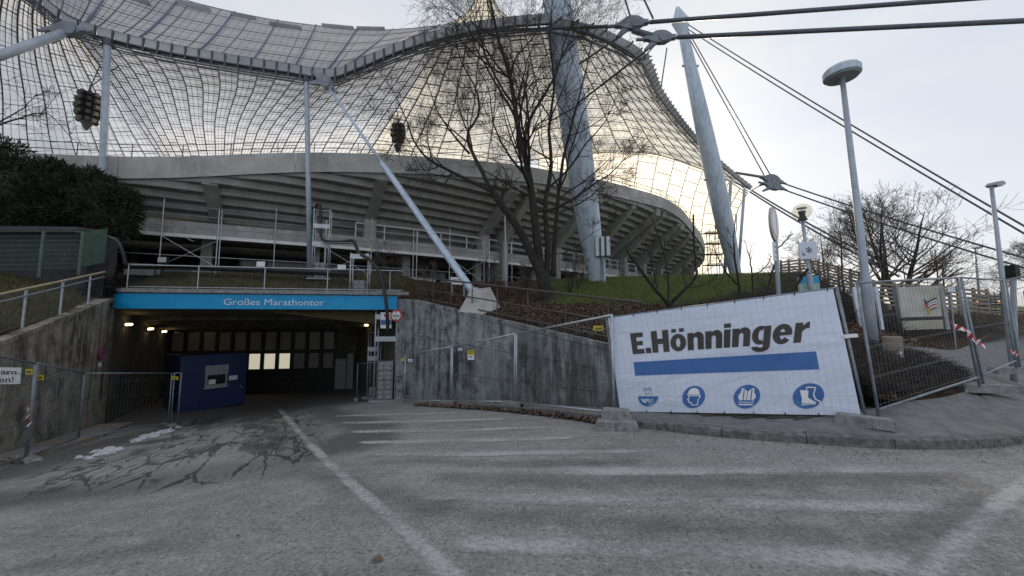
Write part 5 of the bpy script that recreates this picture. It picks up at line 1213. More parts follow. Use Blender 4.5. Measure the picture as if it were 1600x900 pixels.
# black cables run over the towers
r = T('black_cable', 'thick black cable looping from the grandstand over the towers to the tunnel', 'cable', c4)
pts = [P(491, 400, 20), P(489, 345, 19.4), P(494, 322, 19.2), P(500, 321, 19.1), P(501, 350, 19), P(504, 374, 18.8), P(530, 378, 18), P(551, 376, 17), P(556, 384, 16.8), P(562, 396, 16.7), P(578, 406, 16.4), P(592, 424, 16.2), P(599, 445, 16.1), P(603, 470, 16.0), P(605, 490, 16.0), P(606, 520, 16.1)]
m = MB(); m.tube(polyline(pts, 60), .075, 8); m.build('sheath', 'black', r, smooth=True)
r = T('cable_tray', 'perforated aluminium tray bridging the two upper cable towers', 'cable tray', P(530, 380, 18)); a, b = P(505, 380, 18.8), P(556, 380, 17)
for k in range(9):
    m = MB(); p, q = lin(a, b, k / 9 + .01), lin(a, b, (k + .9) / 9); m.beam(p, q, .35, .03); m.build('tray_plate', 'galv', r)
r = T('pipe_bundle', 'bundle of black pipes lying along the grass above the tunnel', 'pipes', P(380, 420, 18.5))
for k in range(4):
    pts = [P(185, 418 - k * .6, 17.5), P(280, 416 + k * 1.1, 18), P(360, 420 + k * .8, 18.2), P(450, 423 + k, 18.2), P(550, 428 + k * 1.2, 17.8)]; m = MB(); m.tube([p + V((0, k * .16, .04 * (k % 2))) for p in polyline(pts, 30)], .065, 7); m.build('pipe', 'black' if k != 2 else 'darksteel', r, smooth=True)
for lb, px, py in (('left white-faced floodlight box on the scaffold above the tunnel', 255, 407), ('middle white-faced floodlight box on the scaffold above the tunnel', 409, 414), ('right white-faced floodlight box near the cable tower', 535, 419)):
    p = P(px, py, 17.9); r = T('site_floodlight', lb, 'floodlight', p, 'white-faced site floodlights'); m = MB(); m.box(p, .46, .12, .34, V((1, .05, 0)).normalized()); m.build('housing', 'black', r)
    m = MB(); m.box(p + V((0, -.07, .03)), .40, .02, .25); m.build('face', 'white', r); m = MB(); m.beam(p + V((0, .02, -.17)), V((p.x, p.y + .02, H(p.x, p.y))), .05, .05); m.build('stand', 'black', r)
# ================================================================== lamps and signs at right
a, b = P(1368, 570, 9.0), P(1316, 122, 9.0)
r = T('street_lamp', 'tall grey lamp post with a big round disc head beside the banner', 'street lamp', a); m = MB(); m.tube([a - V((0, 0, .3)), lin(a, b, .28), lin(a, b, .30), b], [.125, .115, .085, .055], 14); m.build('pole', 'steel', r, smooth=True)
m = MB(); hc = b + V((0, 0, .02)); tilt = V((.0, 0, 1)).normalized(); m.tube([hc, hc + V((0, 0, .015)), hc + V((0, 0, .03)), hc + V((0, 0, .18)), hc + V((0, 0, .24)), hc + V((0, 0, .26))], [.30, .37, .385, .385, .34, .1], 40); m.build('disc_head', 'mast', r)
m = MB(); m.disc(hc - V((0, 0, .012)), V((0, 0, 1)), .335, .02, 32); m.build('diffuser', 'grey', r)
def armlamp(lb, a, b, d, s):
    r = T('street_lamp', lb, 'street lamp', a); m = MB(); m.tube([a - V((0, 0, .2)), b], [.075 * s, .05 * s], 12); m.build('pole', 'steel', r, smooth=True)
    d = d.normalized(); n_ = V((-d.y, d.x, 0)); m = MB(); o = b + V((0, 0, .02)); pr = [(-.08, 0), (.1, .10), (.45, .12), (.6, .06), (.55, -.01), (.1, -.05)]
    m.prism([o + d * (x * s) + V((0, 0, z * s)) - n_ * .12 * s for x, z in pr], n_ * .24 * s); m.build('lamp_head', 'grey', r)
    m = MB(); m.prism([o + d * (x * s) + V((0, 0, z * s)) - n_ * .09 * s for x, z in ((.12, -.055), (.5, -.02), (.5, -.05), (.12, -.085))], n_ * .18 * s); m.build('diffuser', 'grey', r)
armlamp('slim street lamp with a flat head near the right edge', P(1584, 588, 8.9), P(1549, 291, 8.9), V((.9, .3, .12)), .75)
armlamp('small distant street lamp behind the slat fence', P(1531, 470, 30), P(1523, 388, 30), V((1, .2, .05)), 1.2)
p = P(1582, 425, 9.2); r = T('signal_box', 'dark traffic signal box seen edge-on behind the slim street lamp', 'signal', p); m = MB(); m.box(p, .12, .2, .35); m.build('box', 'black', r)
for k in (-1, 0, 1):
    m = MB(); m.disc(p + V((.07, 0, k * .11)), V((1, 0, 0)), .045, .05, 10); m.build('lens', 'darkglass', r)
m = MB(); m.tube([P(1588, 590, 9.3), p - V((0, 0, .1))], .05, 8); m.build('post', 'steel', r)
def globe(lb, a, b, R_):
    r = T('globe_lamp', lb, 'street lamp', a); m = MB(); m.tube([a - V((0, 0, .2)), lin(a, b, .3), lin(a, b, .32), b - V((0, 0, R_))], [.07, .07, .045, .045], 10); m.build('pole', 'steel', r, smooth=True)
    m = MB(); m.ball(b, R_, 20, 14, (1, 1, .95)); m.build('globe', 'lampglass', r, smooth=True)
    m = MB(); m.tube([b - V((0, 0, R_)), b - V((0, 0, R_ * .4)), b + V((0, 0, R_ * .05)), b + V((0, 0, R_ * .1))], [R_ * .5, R_ * .28, R_ * .4, R_ * .36], 12); m.build('lamp_holder', 'darksteel', r)
    m = MB(); m.disc(b + V((0, 0, R_ * .42)), V((0, 0, 1)), R_ * .5, R_ * .1, 14); m.build('reflector', 'grey', r)
globe('clear globe lamp above the snowflake sign', P(1269, 470, 10), P(1253, 331, 10), .235)
globe('small globe lamp on a post behind the leaning trunk of the tree', P(791, 458, 19), P(789, 324, 19), .24)
y = 9.85; r = T('winter_service_sign', 'square pale blue sign with a dark snowflake on the globe lamp post', 'sign', P(1263, 391, y))
Q = [P(1248, 378.5, y), P(1275, 377.5, y), P(1278, 403.5, y), P(1251, 405, y)]
m = MB(); m.prism(Q, V((0, .02, 0))); m.build('board', 'letter', r); c = P(1264, 390.5, y) - V((0, .008, 0))
for k in range(6):
    a_ = math.pi / 6 + k * math.pi / 3; d = V((math.cos(a_), 0, math.sin(a_))); m = MB(); m.beam(c + d * .015, c + d * .075, .016, .006, V((0, 1, 0))); m.ball(c + d * .08, .013, 6, 4); m.build('snowflake_arm', 'ink', r)
c = P(1255, 396, y) - V((0, .008, 0)); m = MB()
for px, py, px2, py2 in ((1253.5, 395, 1256, 397), (1256, 397, 1254.5, 400), (1256, 397, 1258, 399.5), (1252.8, 397.5, 1256, 395.8)): m.beam(P(px, py, y) - V((0, .008, 0)), P(px2, py2, y) - V((0, .008, 0)), .012, .006, V((0, 1, 0)))
m.ball(P(1253.2, 393.5, y) - V((0, .008, 0)), .012, 6, 4); m.build('slipping_figure', 'ink', r)
y = 10.4; r = T('info_board', 'blue-topped map board at the foot of the globe lamp', 'sign', P(1264, 470, y))
m = MB(); m.prism([P(1247, 433, y), P(1279, 431, y), P(1284, 475, y), P(1252, 477, y)], V((0, .05, 0))); m.build('board', mk('map_print', (.16, .3, .33), (.45, .55, .5), .5, scale=4), r)
m = MB(); m.prism([P(1247.4, 433.4, y), P(1278.8, 431.6, y), P(1280, 441.5, y), P(1248.6, 443, y)], V((0, -.01, 0))); m.build('blue_header', 'blue', r)
for px in (1255, 1276):
    m = MB(); m.tube([P(px, 440, y + .08), P(px + 6, 500, y + .08)], .04, 8); m.build('leg', 'steel', r)
# round no-entry sign seen at a slant
c = P(1208.5, 350, 7.2); nS = V((.69, -.724, 0)); dS = V((.724, .69, 0)); r = T('prohibition_sign', 'round white sign with red rim seen at a slant above the banner', 'sign', c)
m = MB(); m.disc(c, nS, .335, .03, 32); m.build('disc', 'grey', r); m = MB(); m.disc(c + nS * .02, nS, .33, .01, 32); m.build('red_rim', mk('faded_red', (.60, .46, .44), (.66, .52, .5), .5, scale=3), r); m = MB(); m.disc(c + nS * .03, nS, .25, .01, 32); m.build('white_disc', 'white', r)
c2_ = P(1211.5, 394, 7.2); m = MB(); m.box(c2_, .36, .02, .36, dS, nS); m.build('plate', 'white', r)
for k, (w_, t_) in enumerate(((.26, .05), (.2, .05), (.28, .02))):
    m = MB(); m.box(c2_ + nS * .014 + V((0, 0, .1 - .1 * k)), w_, .006, t_ * .5, dS, nS); m.build('print_line', 'grey', r)
m = MB(); m.tube([P(1219, 500, 7.25), P(1213, 400, 7.25), P(1209, 330, 7.25)], .04, 10); m.build('post', 'steel', r, smooth=True)
# white notice board on two legs
y = 12.; r = T('notice_board', 'small white notice board on two pale legs behind the lamp post', 'notice board', P(1358, 512, y))
def bd(name, pts, mat, o, yy=None): m = MB(); m.prism([P(a, b, yy or y) for a, b in pts], V((0, o, 0))); return m.build(name, mat, r)
bd('board', [(1334.5, 449.5), (1371, 448.5), (1371, 470.5), (1340, 471.5)], 'white', .04)
for a_, b_ in (((1333.5, 449.5), (1344, 517)), ((1368, 448.5), (1378.5, 515))):
    m = MB(); m.beam(P(*a_, y - .05), P(*b_, y - .05), .09, .07, V((0, 1, 0))); m.build('leg', 'letter', r)
text_on('M', P(1341, 458, y), P(1341.5, 463, y), P(1347, 462.6, y), P(1346.5, 458, y), 'bblue', 'lettering', r, V((0, -.008, 0)), .02)
for a_, b_ in (((1361, 460), (1365, 455.5)), ((1361, 461), (1366, 465.5))):
    m = MB(); m.beam(P(*a_, y - .01), P(*b_, y - .01), .05, .01, V((0, 1, 0))); m.build('emblem_mark', 'ink', r)
# large framed board
y = 13.; r = T('framed_board', 'large scuffed board between dark posts with a curved multicolour emblem', 'notice board', P(1440, 515, y))
for a_, b_ in (((1399.5, 446), (1411, 516)), ((1466, 443.5), (1479, 515))):
    m = MB(); m.beam(P(*a_, y), P(*b_, y), .14, .14, V((0, 1, 0))); m.build('post', 'wood' if 0 else 'grey', r)
bd('top_panel', [(1403, 449), (1467, 446.5), (1472, 494), (1409, 496)], mk('scuffed_board', (.38, .36, .30), (.50, .50, .48), .35, scale=1.8), .03, y - .08)
bd('black_bar', [(1409, 496.8), (1472, 494.6), (1473, 498.6), (1409.5, 501)], 'black', .05, y - .09)
bd('bottom_panel', [(1409.5, 501.6), (1473, 499.4), (1474.5, 513.5), (1411.5, 516)], mk('scuffed_board_low', (.33, .31, .25), (.42, .41, .38), .35, scale=1.8), .03, y - .08)
yy = y - .1
bd('emblem_black', [(1444.5, 467), (1448, 471), (1449, 473), (1446.5, 476.3)], 'black', .012, yy); bd('emblem_red', [(1446.3, 475), (1448.5, 473.5), (1452, 479), (1451, 483.5)], 'red', .012, yy); bd('emblem_yellow', [(1446.3, 477.5), (1451, 484), (1456, 490), (1452.5, 490)], 'yellow', .012, yy)
for k, (mt, o) in enumerate((('black', 0), ('white', 3), ('bblue', 5), ('white', 7), ('red', 10), ('white', 12.5), ('greenp', 16))):
    pts = [(1449 + k * .5, 472.5 + o * .8), (1453 + k * .3, 469.3 + o * .85), (1458, 466.6 + o * .9), (1464, 465 + o * .92)]; m = MB()
    cc = polyline([P(a_, b_, yy - .004) for a_, b_ in pts], 8)
    m.grid([[p, p - V((0, 0, .042))] for p in cc]); m.build('emblem_stripe', mt, r)
p0, p1 = P(1396, 580, 8.0), P(1396, 527, 8.0); p0.z = H(p0.x, p0.y) - .2
r = T('bollard', 'thick weathered timber bollard with a slanted top and a small white tag', 'bollard', p0); m = MB()
m.tube([p0, V((p1.x - .03, p1.y, p1.z)), V((p1.x - .03, p1.y, p1.z + .02))], [.17, .165, .15], 14); m.build('log', 'wood', r, smooth=False); m = MB(); m.box(P(1408, 554, 7.83), .05, .01, .12); m.build('tag_plate', 'white', r)
p = P(1486, 452, 12.5); r = T('small_plate', 'small pale blue plate on a post behind the fence at right', 'sign', p); m = MB(); m.box(p, .24, .02, .18); m.build('plate', 'letter', r); m = MB(); m.tube([p + V((0, .03, .1)), V((p.x, p.y + .03, H(p.x, p.y)))], .02, 6); m.build('post', 'steel', r)
# slat fences
def slat(lb, pts, h, nb_, ph, rise=0.):
    r = T('slat_fence', lb, 'fence', pts[0]); ps = polyline(pts, 8)
    for k in range(9):
        p = ps[k]; m = MB(); m.beam(p - V((0, 0, .2)), p + V((0, 0, h + .1)), .1, .1, V((0, 1, 0))); m.build('post', 'wood', r)
    for k in range(8):
        for j in range(nb_):
            z = h * (j + .5) / nb_ + .06; e = rng.uniform(-.03, .03); m = MB(); a, b = ps[k] + V((0, -.07, z + e)), ps[k + 1] + V((0, -.07, z - e)); m.beam(a, b, .03, h / nb_ * .55); m.build('slat', 'wood', r)
def gz(px, y): p = P(px, 450, y); return V((p.x, p.y, H(p.x, p.y)))
slat('pale slat fence on the hill behind the globe lamp', [P(1222, 441, 24), P(1262, 438, 24), P(1300, 446, 24), P(1345, 460, 23)], 1.35, 7, 0)
slat('grey slat fence on the right behind the framed board', [P(1345, 478, 19), P(1400, 482, 19), P(1470, 486, 18.5), P(1500, 489, 18.5), P(1546, 494, 18.5)], 1.25, 6, 0)
# distant cars and mesh fence
def car(lb, c, d, mt='car'):
    d = V((d.x, d.y, 0)).normalized(); n_ = V((-d.y, d.x, 0)); r = T('parked_car', lb, 'car', c)
    pr = [(-2.1, .3), (-2.15, .7), (-1.95, .95), (-1.5, 1.02), (-1.0, 1.42), (.45, 1.45), (1.15, 1.0), (1.95, .85), (2.1, .6), (2.1, .3)]
    m = MB(); m.prism([c + d * x + V((0, 0, z)) - n_ * .85 for x, z in pr], n_ * 1.7); m.build('body', mt, r)
    for s_ in (-1, 1):
        m = MB(); m.prism([c + d * x + V((0, 0, z)) + n_ * (s_ * .86) for x, z in ((-1.35, 1.03), (-.95, 1.36), (.4, 1.38), (.98, 1.0))], n_ * (.012 * s_)); m.build('side_window', 'darkglass', r)
        for x in (-1.3, 1.3):
            m = MB(); m.disc(c + d * x + V((0, 0, .32)) + n_ * (s_ * .8), n_, .32, .2, 16); wl_ = m.build('wheel', 'tyre', r); m = MB(); m.disc(c + d * x + V((0, 0, .32)) + n_ * (s_ * .91), n_, .19, .02, 12); m.build('rim', 'galv', wl_)
        m = MB(); m.box(c - d * 2.14 + V((0, 0, .78)) + n_ * (s_ * .65), .06, .3, .16, d, n_); m.build('tail_light', 'tail', r)
        m = MB(); m.box(c + d * 2.08 + V((0, 0, .7)) + n_ * (s_ * .62), .06, .3, .14, d, n_); m.build('headlight', 'white', r)
cc = P(1556, 487, 34); cc.z = H(cc.x, cc.y); car('dark car on the street behind the slat fence, its tail lamps red', cc, V((1, .55, 0)))
cc = P(1530, 480, 52); cc.z = H(cc.x, cc.y); car('second dark car farther along the street, mostly hidden', cc, V((1, .5, 0)), 'grey')
m = MB(); rows = []
for k in range(30):
    x = 18 + k * 4.; y = 24 + k * 1.9; rows.append([V((x, y, H(x, y) + .05)), V((x - 1.5, y + 4, H(x - 1.5, y + 4) + .05)), V((x - 3, y + 8, H(x - 3, y + 8) + .05))])
m.grid(rows); tag(m.build('street', 'pave'), 'pale street crossing behind the right-hand hedge', kind='structure')
r = T('mesh_fence', 'green-grey mesh fence by the street at the right edge', 'fence', P(1600, 500, 22)); ps = polyline([P(1545, 497, 27), P(1590, 500, 24), P(1680, 512, 20)], 10)
for p in ps: m = MB(); m.tube([p, p + V((0, 0, 1.9))], .03, 6); m.build('post', 'darksteel', r)
m = MB()
for k in range(10): m.tube([p + V((0, 0, .1 + .19 * k)) for p in ps], .006, 3, False)
for k in range(90): p = lin(ps[k * 10 // 90], ps[k * 10 // 90 + 1], (k * 10 / 90) % 1); m.tube([p, p + V((0, 0, 1.85))], .005, 3, False)
tag(m.build('mesh_infill', 'darksteel', r), kind='stuff')
# little white sign in the shrubs and scaffolding tower far right
y = 16.8; r = T('site_notice', 'white site notice among the shrubs left of the anchor block', 'sign', P(716, 442, y)); m = MB(); m.prism([P(704, 433, y), P(727, 434, y), P(727, 445, y), P(704, 444, y)], V((0, .02, 0))); m.build('board', 'white', r)
for k in range(2): m = MB(); m.prism([P(707, 436 + 4 * k, y), P(722, 436.6 + 4 * k, y), P(722, 438 + 4 * k, y), P(707, 437.4 + 4 * k, y)], V((0, -.006, 0))); m.build('print_line', 'grey', r)
for x_ in (706, 725): m = MB(); m.tube([P(x_, 444, y), P(x_, 462, y)], .03, 6); m.build('leg', 'steel', r)
r = T('scaffold_tower', 'distant scaffold tower against the bright sky behind the far mast', 'scaffold', P(1120, 432, 50)); b0 = P(1121, 436, 50)
for sx in (-1.2, 0, 1.2):
    for sy in (0, 1.5): m = MB(); m.tube([b0 + V((sx, sy, -1)), b0 + V((sx, sy, 7.5 - abs(sx)))], .05, 5); m.build('standard', 'darksteel', r)
for k in range(5):
    m = MB(); z = 1.5 * k + .6; m.tube([b0 + V((-1.2, 0, z)), b0 + V((1.2, 0, z))], .04, 5); m.tube([b0 + V((-1.2, 1.5, z)), b0 + V((1.2, 1.5, z))], .04, 5); m.build('ledger', 'darksteel', r)
    m = MB(); m.box(b0 + V((0, .75, z - .1)), 2.4, 1.2, .06); m.build('deck', 'wood', r)
# green enclosure at far left
r = T('green_mesh_fence', 'green mesh fence with posts before the dark conifer', 'fence', P(62, 420, 13.4)); ps = [P(-120, 425, 12.2), P(-20, 422, 13), P(62, 420, 13.4), P(124, 418, 14.)]; h_ = V((0, 0, 1.4))
for p in ps: m = MB(); m.tube([p - V((0, 0, .3)), p + h_], .05, 8); m.build('post', 'greenp', r)
m = MB()
for k in range(9): m.tube([p + h_ * (k / 8) for p in ps], .009, 4, False)
for k in range(90):
    t = k / 90 * 3; i = int(t); p = lin(ps[i], ps[i + 1], t - i); m.tube([p, p + h_], .004, 3, False)
tag(m.build('mesh_infill', 'greenp', r), kind='stuff')
r = T('green_gate', 'pale green slatted gate at the corner of the mesh fence', 'gate', P(145, 418, 14.)); a, b = P(124, 418, 14.), P(163, 410, 14.9)
for k in range(9):
    p, q = lin(a, b, k / 9), lin(a, b, (k + .82) / 9); m = MB(); m.hexa([p, q, q + V((0, .03, 0)), p + V((0, .03, 0)), p + h_, q + h_, q + h_ + V((0, .03, 0)), p + h_ + V((0, .03, 0))]); m.build('slat', 'greenp', r)
r = T('hut_roof', 'dark flat shelter roof above the green mesh fence', 'roof', P(60, 360, 14.6)); q_ = [P(-120, 362, 13), P(120, 362, 14.3), P(168, 366, 15.2), P(120, 356, 17), P(-120, 352, 16)]
m = MB(); m.prism(q_, V((0, 0, .12))); m.build('roof_slab', 'hut', r)
m = MB(); m.prism([q + V((0, .45, -2.2)) for q in q_], V((0, 0, 2.15))); m.build('shelter_wall', 'hut', r)
m = MB(); m.tube(polyline([P(118, 362, 14.3), P(160, 368, 15), P(182, 376, 15.2), P(192, 395, 15.4), P(196, 415, 15.6)], 16), .07, 8); m.build('pipe', 'darksteel', r, smooth=True)
# snow remnants
def snow(lb, ctr, n, sx, sy, seed):
    rg = random.Random(seed); r = T('snow_patch', lb, 'snow', G(*ctr)); m = MB()
    for k in range(n):
        px, py = ctr[0] + rg.gauss(0, sx), ctr[1] + rg.gauss(0, .5) - (sy * (rg.random() - .5)) ; py -= (px - ctr[0]) * .28 * (1 if sx > 20 else 1)
        p = G(px, py); s_ = rg.uniform(.03, .11); pts = []
        N = 9
        rim = [p + V((math.cos(a * 6.283 / N) * s_ * rg.uniform(.7, 1.5), math.sin(a * 6.283 / N) * s_ * rg.uniform(.7, 1.3), .006)) for a in range(N)]
        top = [lin(p, q, .55) + V((0, 0, rg.uniform(.02, .05))) for q in rim]
        kk = len(m.v); m.v += [tuple(q) for q in rim + top] + [tuple(p + V((0, 0, .05)))]
        for i in range(N): m.f += [(kk + i, kk + (i + 1) % N, kk + N + (i + 1) % N, kk + N + i), (kk + N + i, kk + N + (i + 1) % N, kk + 2 * N)]
    tag(m.build('snow_mass', 'snow', r, smooth=False), kind='stuff')
snow('elongated patch of old snow near the container fence', (240, 680), 85, 14, 5, 1)
snow('smaller broken snow patch left of the larger one', (158, 708), 34, 12, 8, 2)
# ================================================================== trees and plants
def grow(rg, mbs, p, d, L, r, lev, maxlev, cfg):
    n = 5 if lev < 2 else (4 if lev < maxlev else 3)
    pts = [p]; q = p; dd = d.normalized()
    for i in range(n):
        dd = (dd + V((rg.gauss(0, 1), rg.gauss(0, 1), rg.gauss(0, 1))) * cfg['wob'] + V((0, 0, cfg['up'])) ).normalized()
        q = q + dd * (L / n); pts.append(q)
    rs = [max(cfg['rmin'], r * (1 - .62 * i / n)) for i in range(n + 1)]
    sides = 8 if r > .08 else 5 if r > .025 else 3
    mbs[min(lev, len(mbs) - 1)].tube(pts, rs, sides, False)
    if lev >= maxlev: return
    k = cfg['kids'][min(lev, len(cfg['kids']) - 1)]
    for j in range(k):
        t = rg.uniform(.28, .98); i = min(int(t * n), n - 1); b = lin(pts[i], pts[i + 1], t * n - i); ax = (pts[i + 1] - pts[i]).normalized()
        o = ax.orthogonal().normalized(); o.rotate(Matrix.Rotation(rg.uniform(0, 6.283), 3, ax)); a = math.radians(rg.uniform(*cfg['ang']))
        grow(rg, mbs, b, ax * math.cos(a) + o * math.sin(a), L * rg.uniform(*cfg['len']), max(cfg['rmin'], rs[i] * rg.uniform(.45, .65)), lev + 1, maxlev, cfg)
def limb_tree(lb, base, limbs, seed, cfg, lev0=1, maxlev=4, cat='tree', name='bare_tree'):
    """limbs: pixel polylines with depth and radii; twigs grow from them"""
    rg = random.Random(seed); r = T(name, lb, cat, base); mbs = [MB(), MB(), MB()]
    for pts, r0, r1, kids in limbs:
        w_ = polyline([P(*q) for q in pts], 16); L = sum((b - a).length for a, b in zip(w_, w_[1:])); rs = [mix(r0, r1, (i / 16) ** .8) for i in range(17)]
        w_ = [p + V((rg.gauss(0, .012), rg.gauss(0, .012), 0)) for p in w_]
        mbs[0].tube(w_, rs, 10 if r0 > .06 else 6, False)
        for j in range(kids):
            t = rg.uniform(.22, 1.0); i = min(int(t * 16), 15); ax = (w_[i + 1] - w_[i]).normalized(); o = ax.orthogonal().normalized(); o.rotate(Matrix.Rotation(rg.uniform(0, 6.283), 3, ax)); a = math.radians(rg.uniform(25, 65))
            if t > .95: a *= .3
            grow(rg, mbs, lin(w_[i], w_[i + 1], t * 16 - i), ax * math.cos(a) + o * math.sin(a), L * rg.uniform(.18, .34) * (1.15 - .5 * t), max(.012, rs[i] * .5), lev0, maxlev, cfg)
    for m, n_ in zip(mbs, ('trunk', 'branches', 'twigs')):
        if m.v: o = tag(m.build(n_, 'bark' if n_ != 'twigs' else 'twig', r, smooth=True), kind='stuff' if n_ != 'trunk' else None)
    return r
cfg1 = dict(wob=.14, up=.05, kids=(4, 5, 5, 4), ang=(25, 60), len=(.45, .75), rmin=.0038)
bt = P(855, 464, 14.8); bt.z = H(bt.x, bt.y) - .1; bpx = (856, 466, 14.8)
limbs = [
    ([(858, 474, 14.8), (852, 450, 14.8), (846, 425, 14.8)], .34, .25, 0),
    ([(848, 440, 14.8), (832, 400, 14.7), (808, 355, 14.5), (782, 318, 14.3), (768, 298, 14.2)], .20, .13, 2),
    ([(768, 298, 14.2), (740, 285, 14.1), (705, 268, 14), (672, 250, 13.8), (650, 225, 13.6), (632, 180, 13.5), (618, 150, 13.4)], .085, .015, 10),
    ([(768, 298, 14.2), (750, 262, 14.4), (734, 230, 14.6), (732, 205, 14.7), (748, 178, 14.8), (744, 140, 14.9), (722, 100, 15), (712, 60, 15)], .10, .018, 11),
    ([(734, 240, 14.6), (712, 215, 14.8), (690, 185, 15.2), (672, 140, 15.4), (660, 95, 15.6)], .055, .012, 9),
    ([(848, 440, 14.8), (840, 390, 14.9), (834, 330, 15), (826, 270, 15), (812, 215, 14.9), (804, 160, 14.8), (794, 110, 14.7), (776, 50, 14.6), (762, -20, 14.5), (752, -70, 14.4)], .22, .03, 16),
    ([(818, 232, 14.9), (826, 190, 14.6), (850, 150, 14.3), (872, 108, 14.1), (884, 60, 14), (905, 10, 14)], .085, .014, 11),
    ([(856, 440, 14.9), (856, 380, 15.1), (852, 320, 15.2), (862, 260, 15.4), (858, 200, 15.5), (866, 130, 15.6), (858, 60, 15.7), (864, 0, 15.7)], .15, .02, 13),
    ([(864, 430, 15), (868, 360, 15.4), (874, 290, 15.6), (884, 230, 15.8), (900, 170, 16), (918, 100, 16.2), (930, 40, 16.4)], .12, .016, 11),
    ([(842, 330, 14.8), (868, 325, 14.4), (900, 308, 14.1), (930, 286, 13.9), (958, 268, 13.7), (985, 235, 13.6)], .07, .012, 11),
    ([(804, 180, 14.8), (780, 140, 15), (760, 105, 15.2), (735, 60, 15.3), (700, 20, 15.4)], .06, .012, 10),
    ([(796, 130, 14.7), (806, 90, 14.5), (838, 50, 14.2), (850, 0, 14)], .06, .012, 8),
    ([(826, 280, 15), (790, 235, 15.3), (770, 190, 15.5), (764, 140, 15.6), (740, 95, 15.7)], .06, .012, 9),
    ([(850, 300, 15.2), (890, 262, 15.2), (915, 225, 15.1), (945, 190, 15), (962, 150, 15)], .055, .012, 9),
    ([(705, 268, 14), (690, 290, 13.8), (660, 262, 13.6), (640, 225, 13.4), (625, 210, 13.4)], .03, .008, 8),
    ([(846, 400, 14.7), (890, 392, 14.3), (920, 368, 14.2), (950, 352, 14.1)], .02, .006, 4),
]
limb_tree('large many-stemmed bare tree on the leafy bank in front of the mast', bt, limbs, 11, cfg1, 1, 4)
cfg2 = dict(wob=.12, up=.04, kids=(3, 3, 3), ang=(25, 55), len=(.4, .7), rmin=.005)
limb_tree('low pruned bare tree with three cut limbs behind the banner top', P(1046, 486, 10.5), [
    ([(1047, 500, 10.5), (1046, 480, 10.5), (1042, 470, 10.5)], .075, .07, 0),
    ([(1043, 474, 10.5), (1024, 452, 10.4), (1004, 426, 10.3), (985, 400, 10.2)], .055, .04, 3),
    ([(1045, 474, 10.5), (1044, 440, 10.6), (1040, 405, 10.7), (1028, 370, 10.8), (1015, 330, 10.9)], .04, .012, 5),
    ([(1047, 476, 10.5), (1062, 460, 10.4), (1078, 444, 10.3), (1088, 428, 10.3), (1086, 395, 10.3), (1083, 335, 10.3)], .055, .025, 3),
    ([(1028, 455, 10.4), (1020, 420, 10.6), (1012, 390, 10.7), (1000, 360, 10.8)], .025, .009, 6)], 5, cfg2, 2, 4)
for lb, seed, lm in (('thin bare sapling right of the low pruned tree', 21, [([(1156, 472, 12), (1154, 440, 12), (1148, 405, 12), (1146, 370, 12), (1150, 335, 12)], .05, .012, 4), ([(1152, 445, 12), (1135, 425, 11.9), (1120, 400, 11.8), (1112, 375, 11.8)], .03, .009, 4)]),
                     ('bare sapling between the low tree and the round sign', 22, [([(1175, 475, 13), (1176, 440, 13), (1172, 410, 13), (1168, 390, 13)], .04, .015, 3), ([(1176, 432, 13), (1195, 418, 12.8), (1206, 400, 12.7)], .025, .01, 3)]),
                     ('crooked bare sapling leaning beside the round sign', 23, [([(1196, 470, 9.5), (1205, 430, 9.5), (1214, 400, 9.5)], .035, .02, 2), ([(1232, 470, 9.8), (1252, 435, 9.8), (1262, 420, 9.7)], .04, .03, 2), ([(1208, 395, 9.5), (1228, 375, 9.4), (1239, 365, 9.4)], .02, .012, 1)])):
    limb_tree(lb, P(*lm[0][0][0]), lm, seed, cfg2, 2, 3, name='bare_sapling')
def tree(lb, base, h, seed, stems=1, spread=1., levels=4, kids=(9, 6, 5, 3), r0=None, name='bare_tree', rmin=.008, lean=V((0, 0, 0)), wob=.1, up=.05, far=True):
    rg = random.Random(seed); r = T(name, lb, 'tree' if 'tree' in name else 'shrub', base); mbs = [MB(), MB(), MB()]; r0 = r0 or h * .022
    cfg = dict(wob=wob, up=up, kids=kids[1:], ang=(22, 58), len=(.45, .72), rmin=rmin)
    for s_ in range(stems):
        a = rg.uniform(0, 6.283); d = (V((math.cos(a) * .28, math.sin(a) * .28, 1)) * (1 if stems > 1 else 1) if stems > 1 else V((0, 0, 1))) + lean; d.normalize(); pts = [base - V((0, 0, .2))]
        q = base - V((0, 0, .2)); n = 9
        for i in range(n):
            d = (d + V((rg.gauss(0, .06), rg.gauss(0, .06), .03))).normalized(); q = q + d * (h * .92 / n); pts.append(q)
        rs = [r0 * (1 - .9 * (i / n)) for i in range(n + 1)]; mbs[0].tube(pts, rs, 8, False)
        for j in range(kids[0]):
            t = rg.uniform(.18, .97); i = min(int(t * n), n - 1); b = lin(pts[i], pts[i + 1], t * n - i); a = rg.uniform(0, 6.283); el = mix(.35, 1.3, t)
            grow(rg, mbs, b, V((math.cos(a), math.sin(a), el)), h * spread * mix(.48, .16, t) * rg.uniform(.8, 1.15), rs[i] * .5, 1, levels, cfg)
    for m, n_ in zip(mbs, ('trunk', 'branches', 'twigs')):
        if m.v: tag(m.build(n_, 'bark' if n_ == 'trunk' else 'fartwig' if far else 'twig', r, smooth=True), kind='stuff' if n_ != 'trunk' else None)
    return r
def gb(px, y): p = P(px, 450, y); return V((p.x, p.y, H(p.x, p.y)))
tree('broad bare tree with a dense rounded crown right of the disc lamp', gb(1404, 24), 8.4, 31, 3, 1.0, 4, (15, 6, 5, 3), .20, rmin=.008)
tree('upright bare tree standing left of the dense crown behind the lamp post', gb(1372, 21), 7.4, 32, 2, .8, 4, (12, 6, 5, 3), .12)
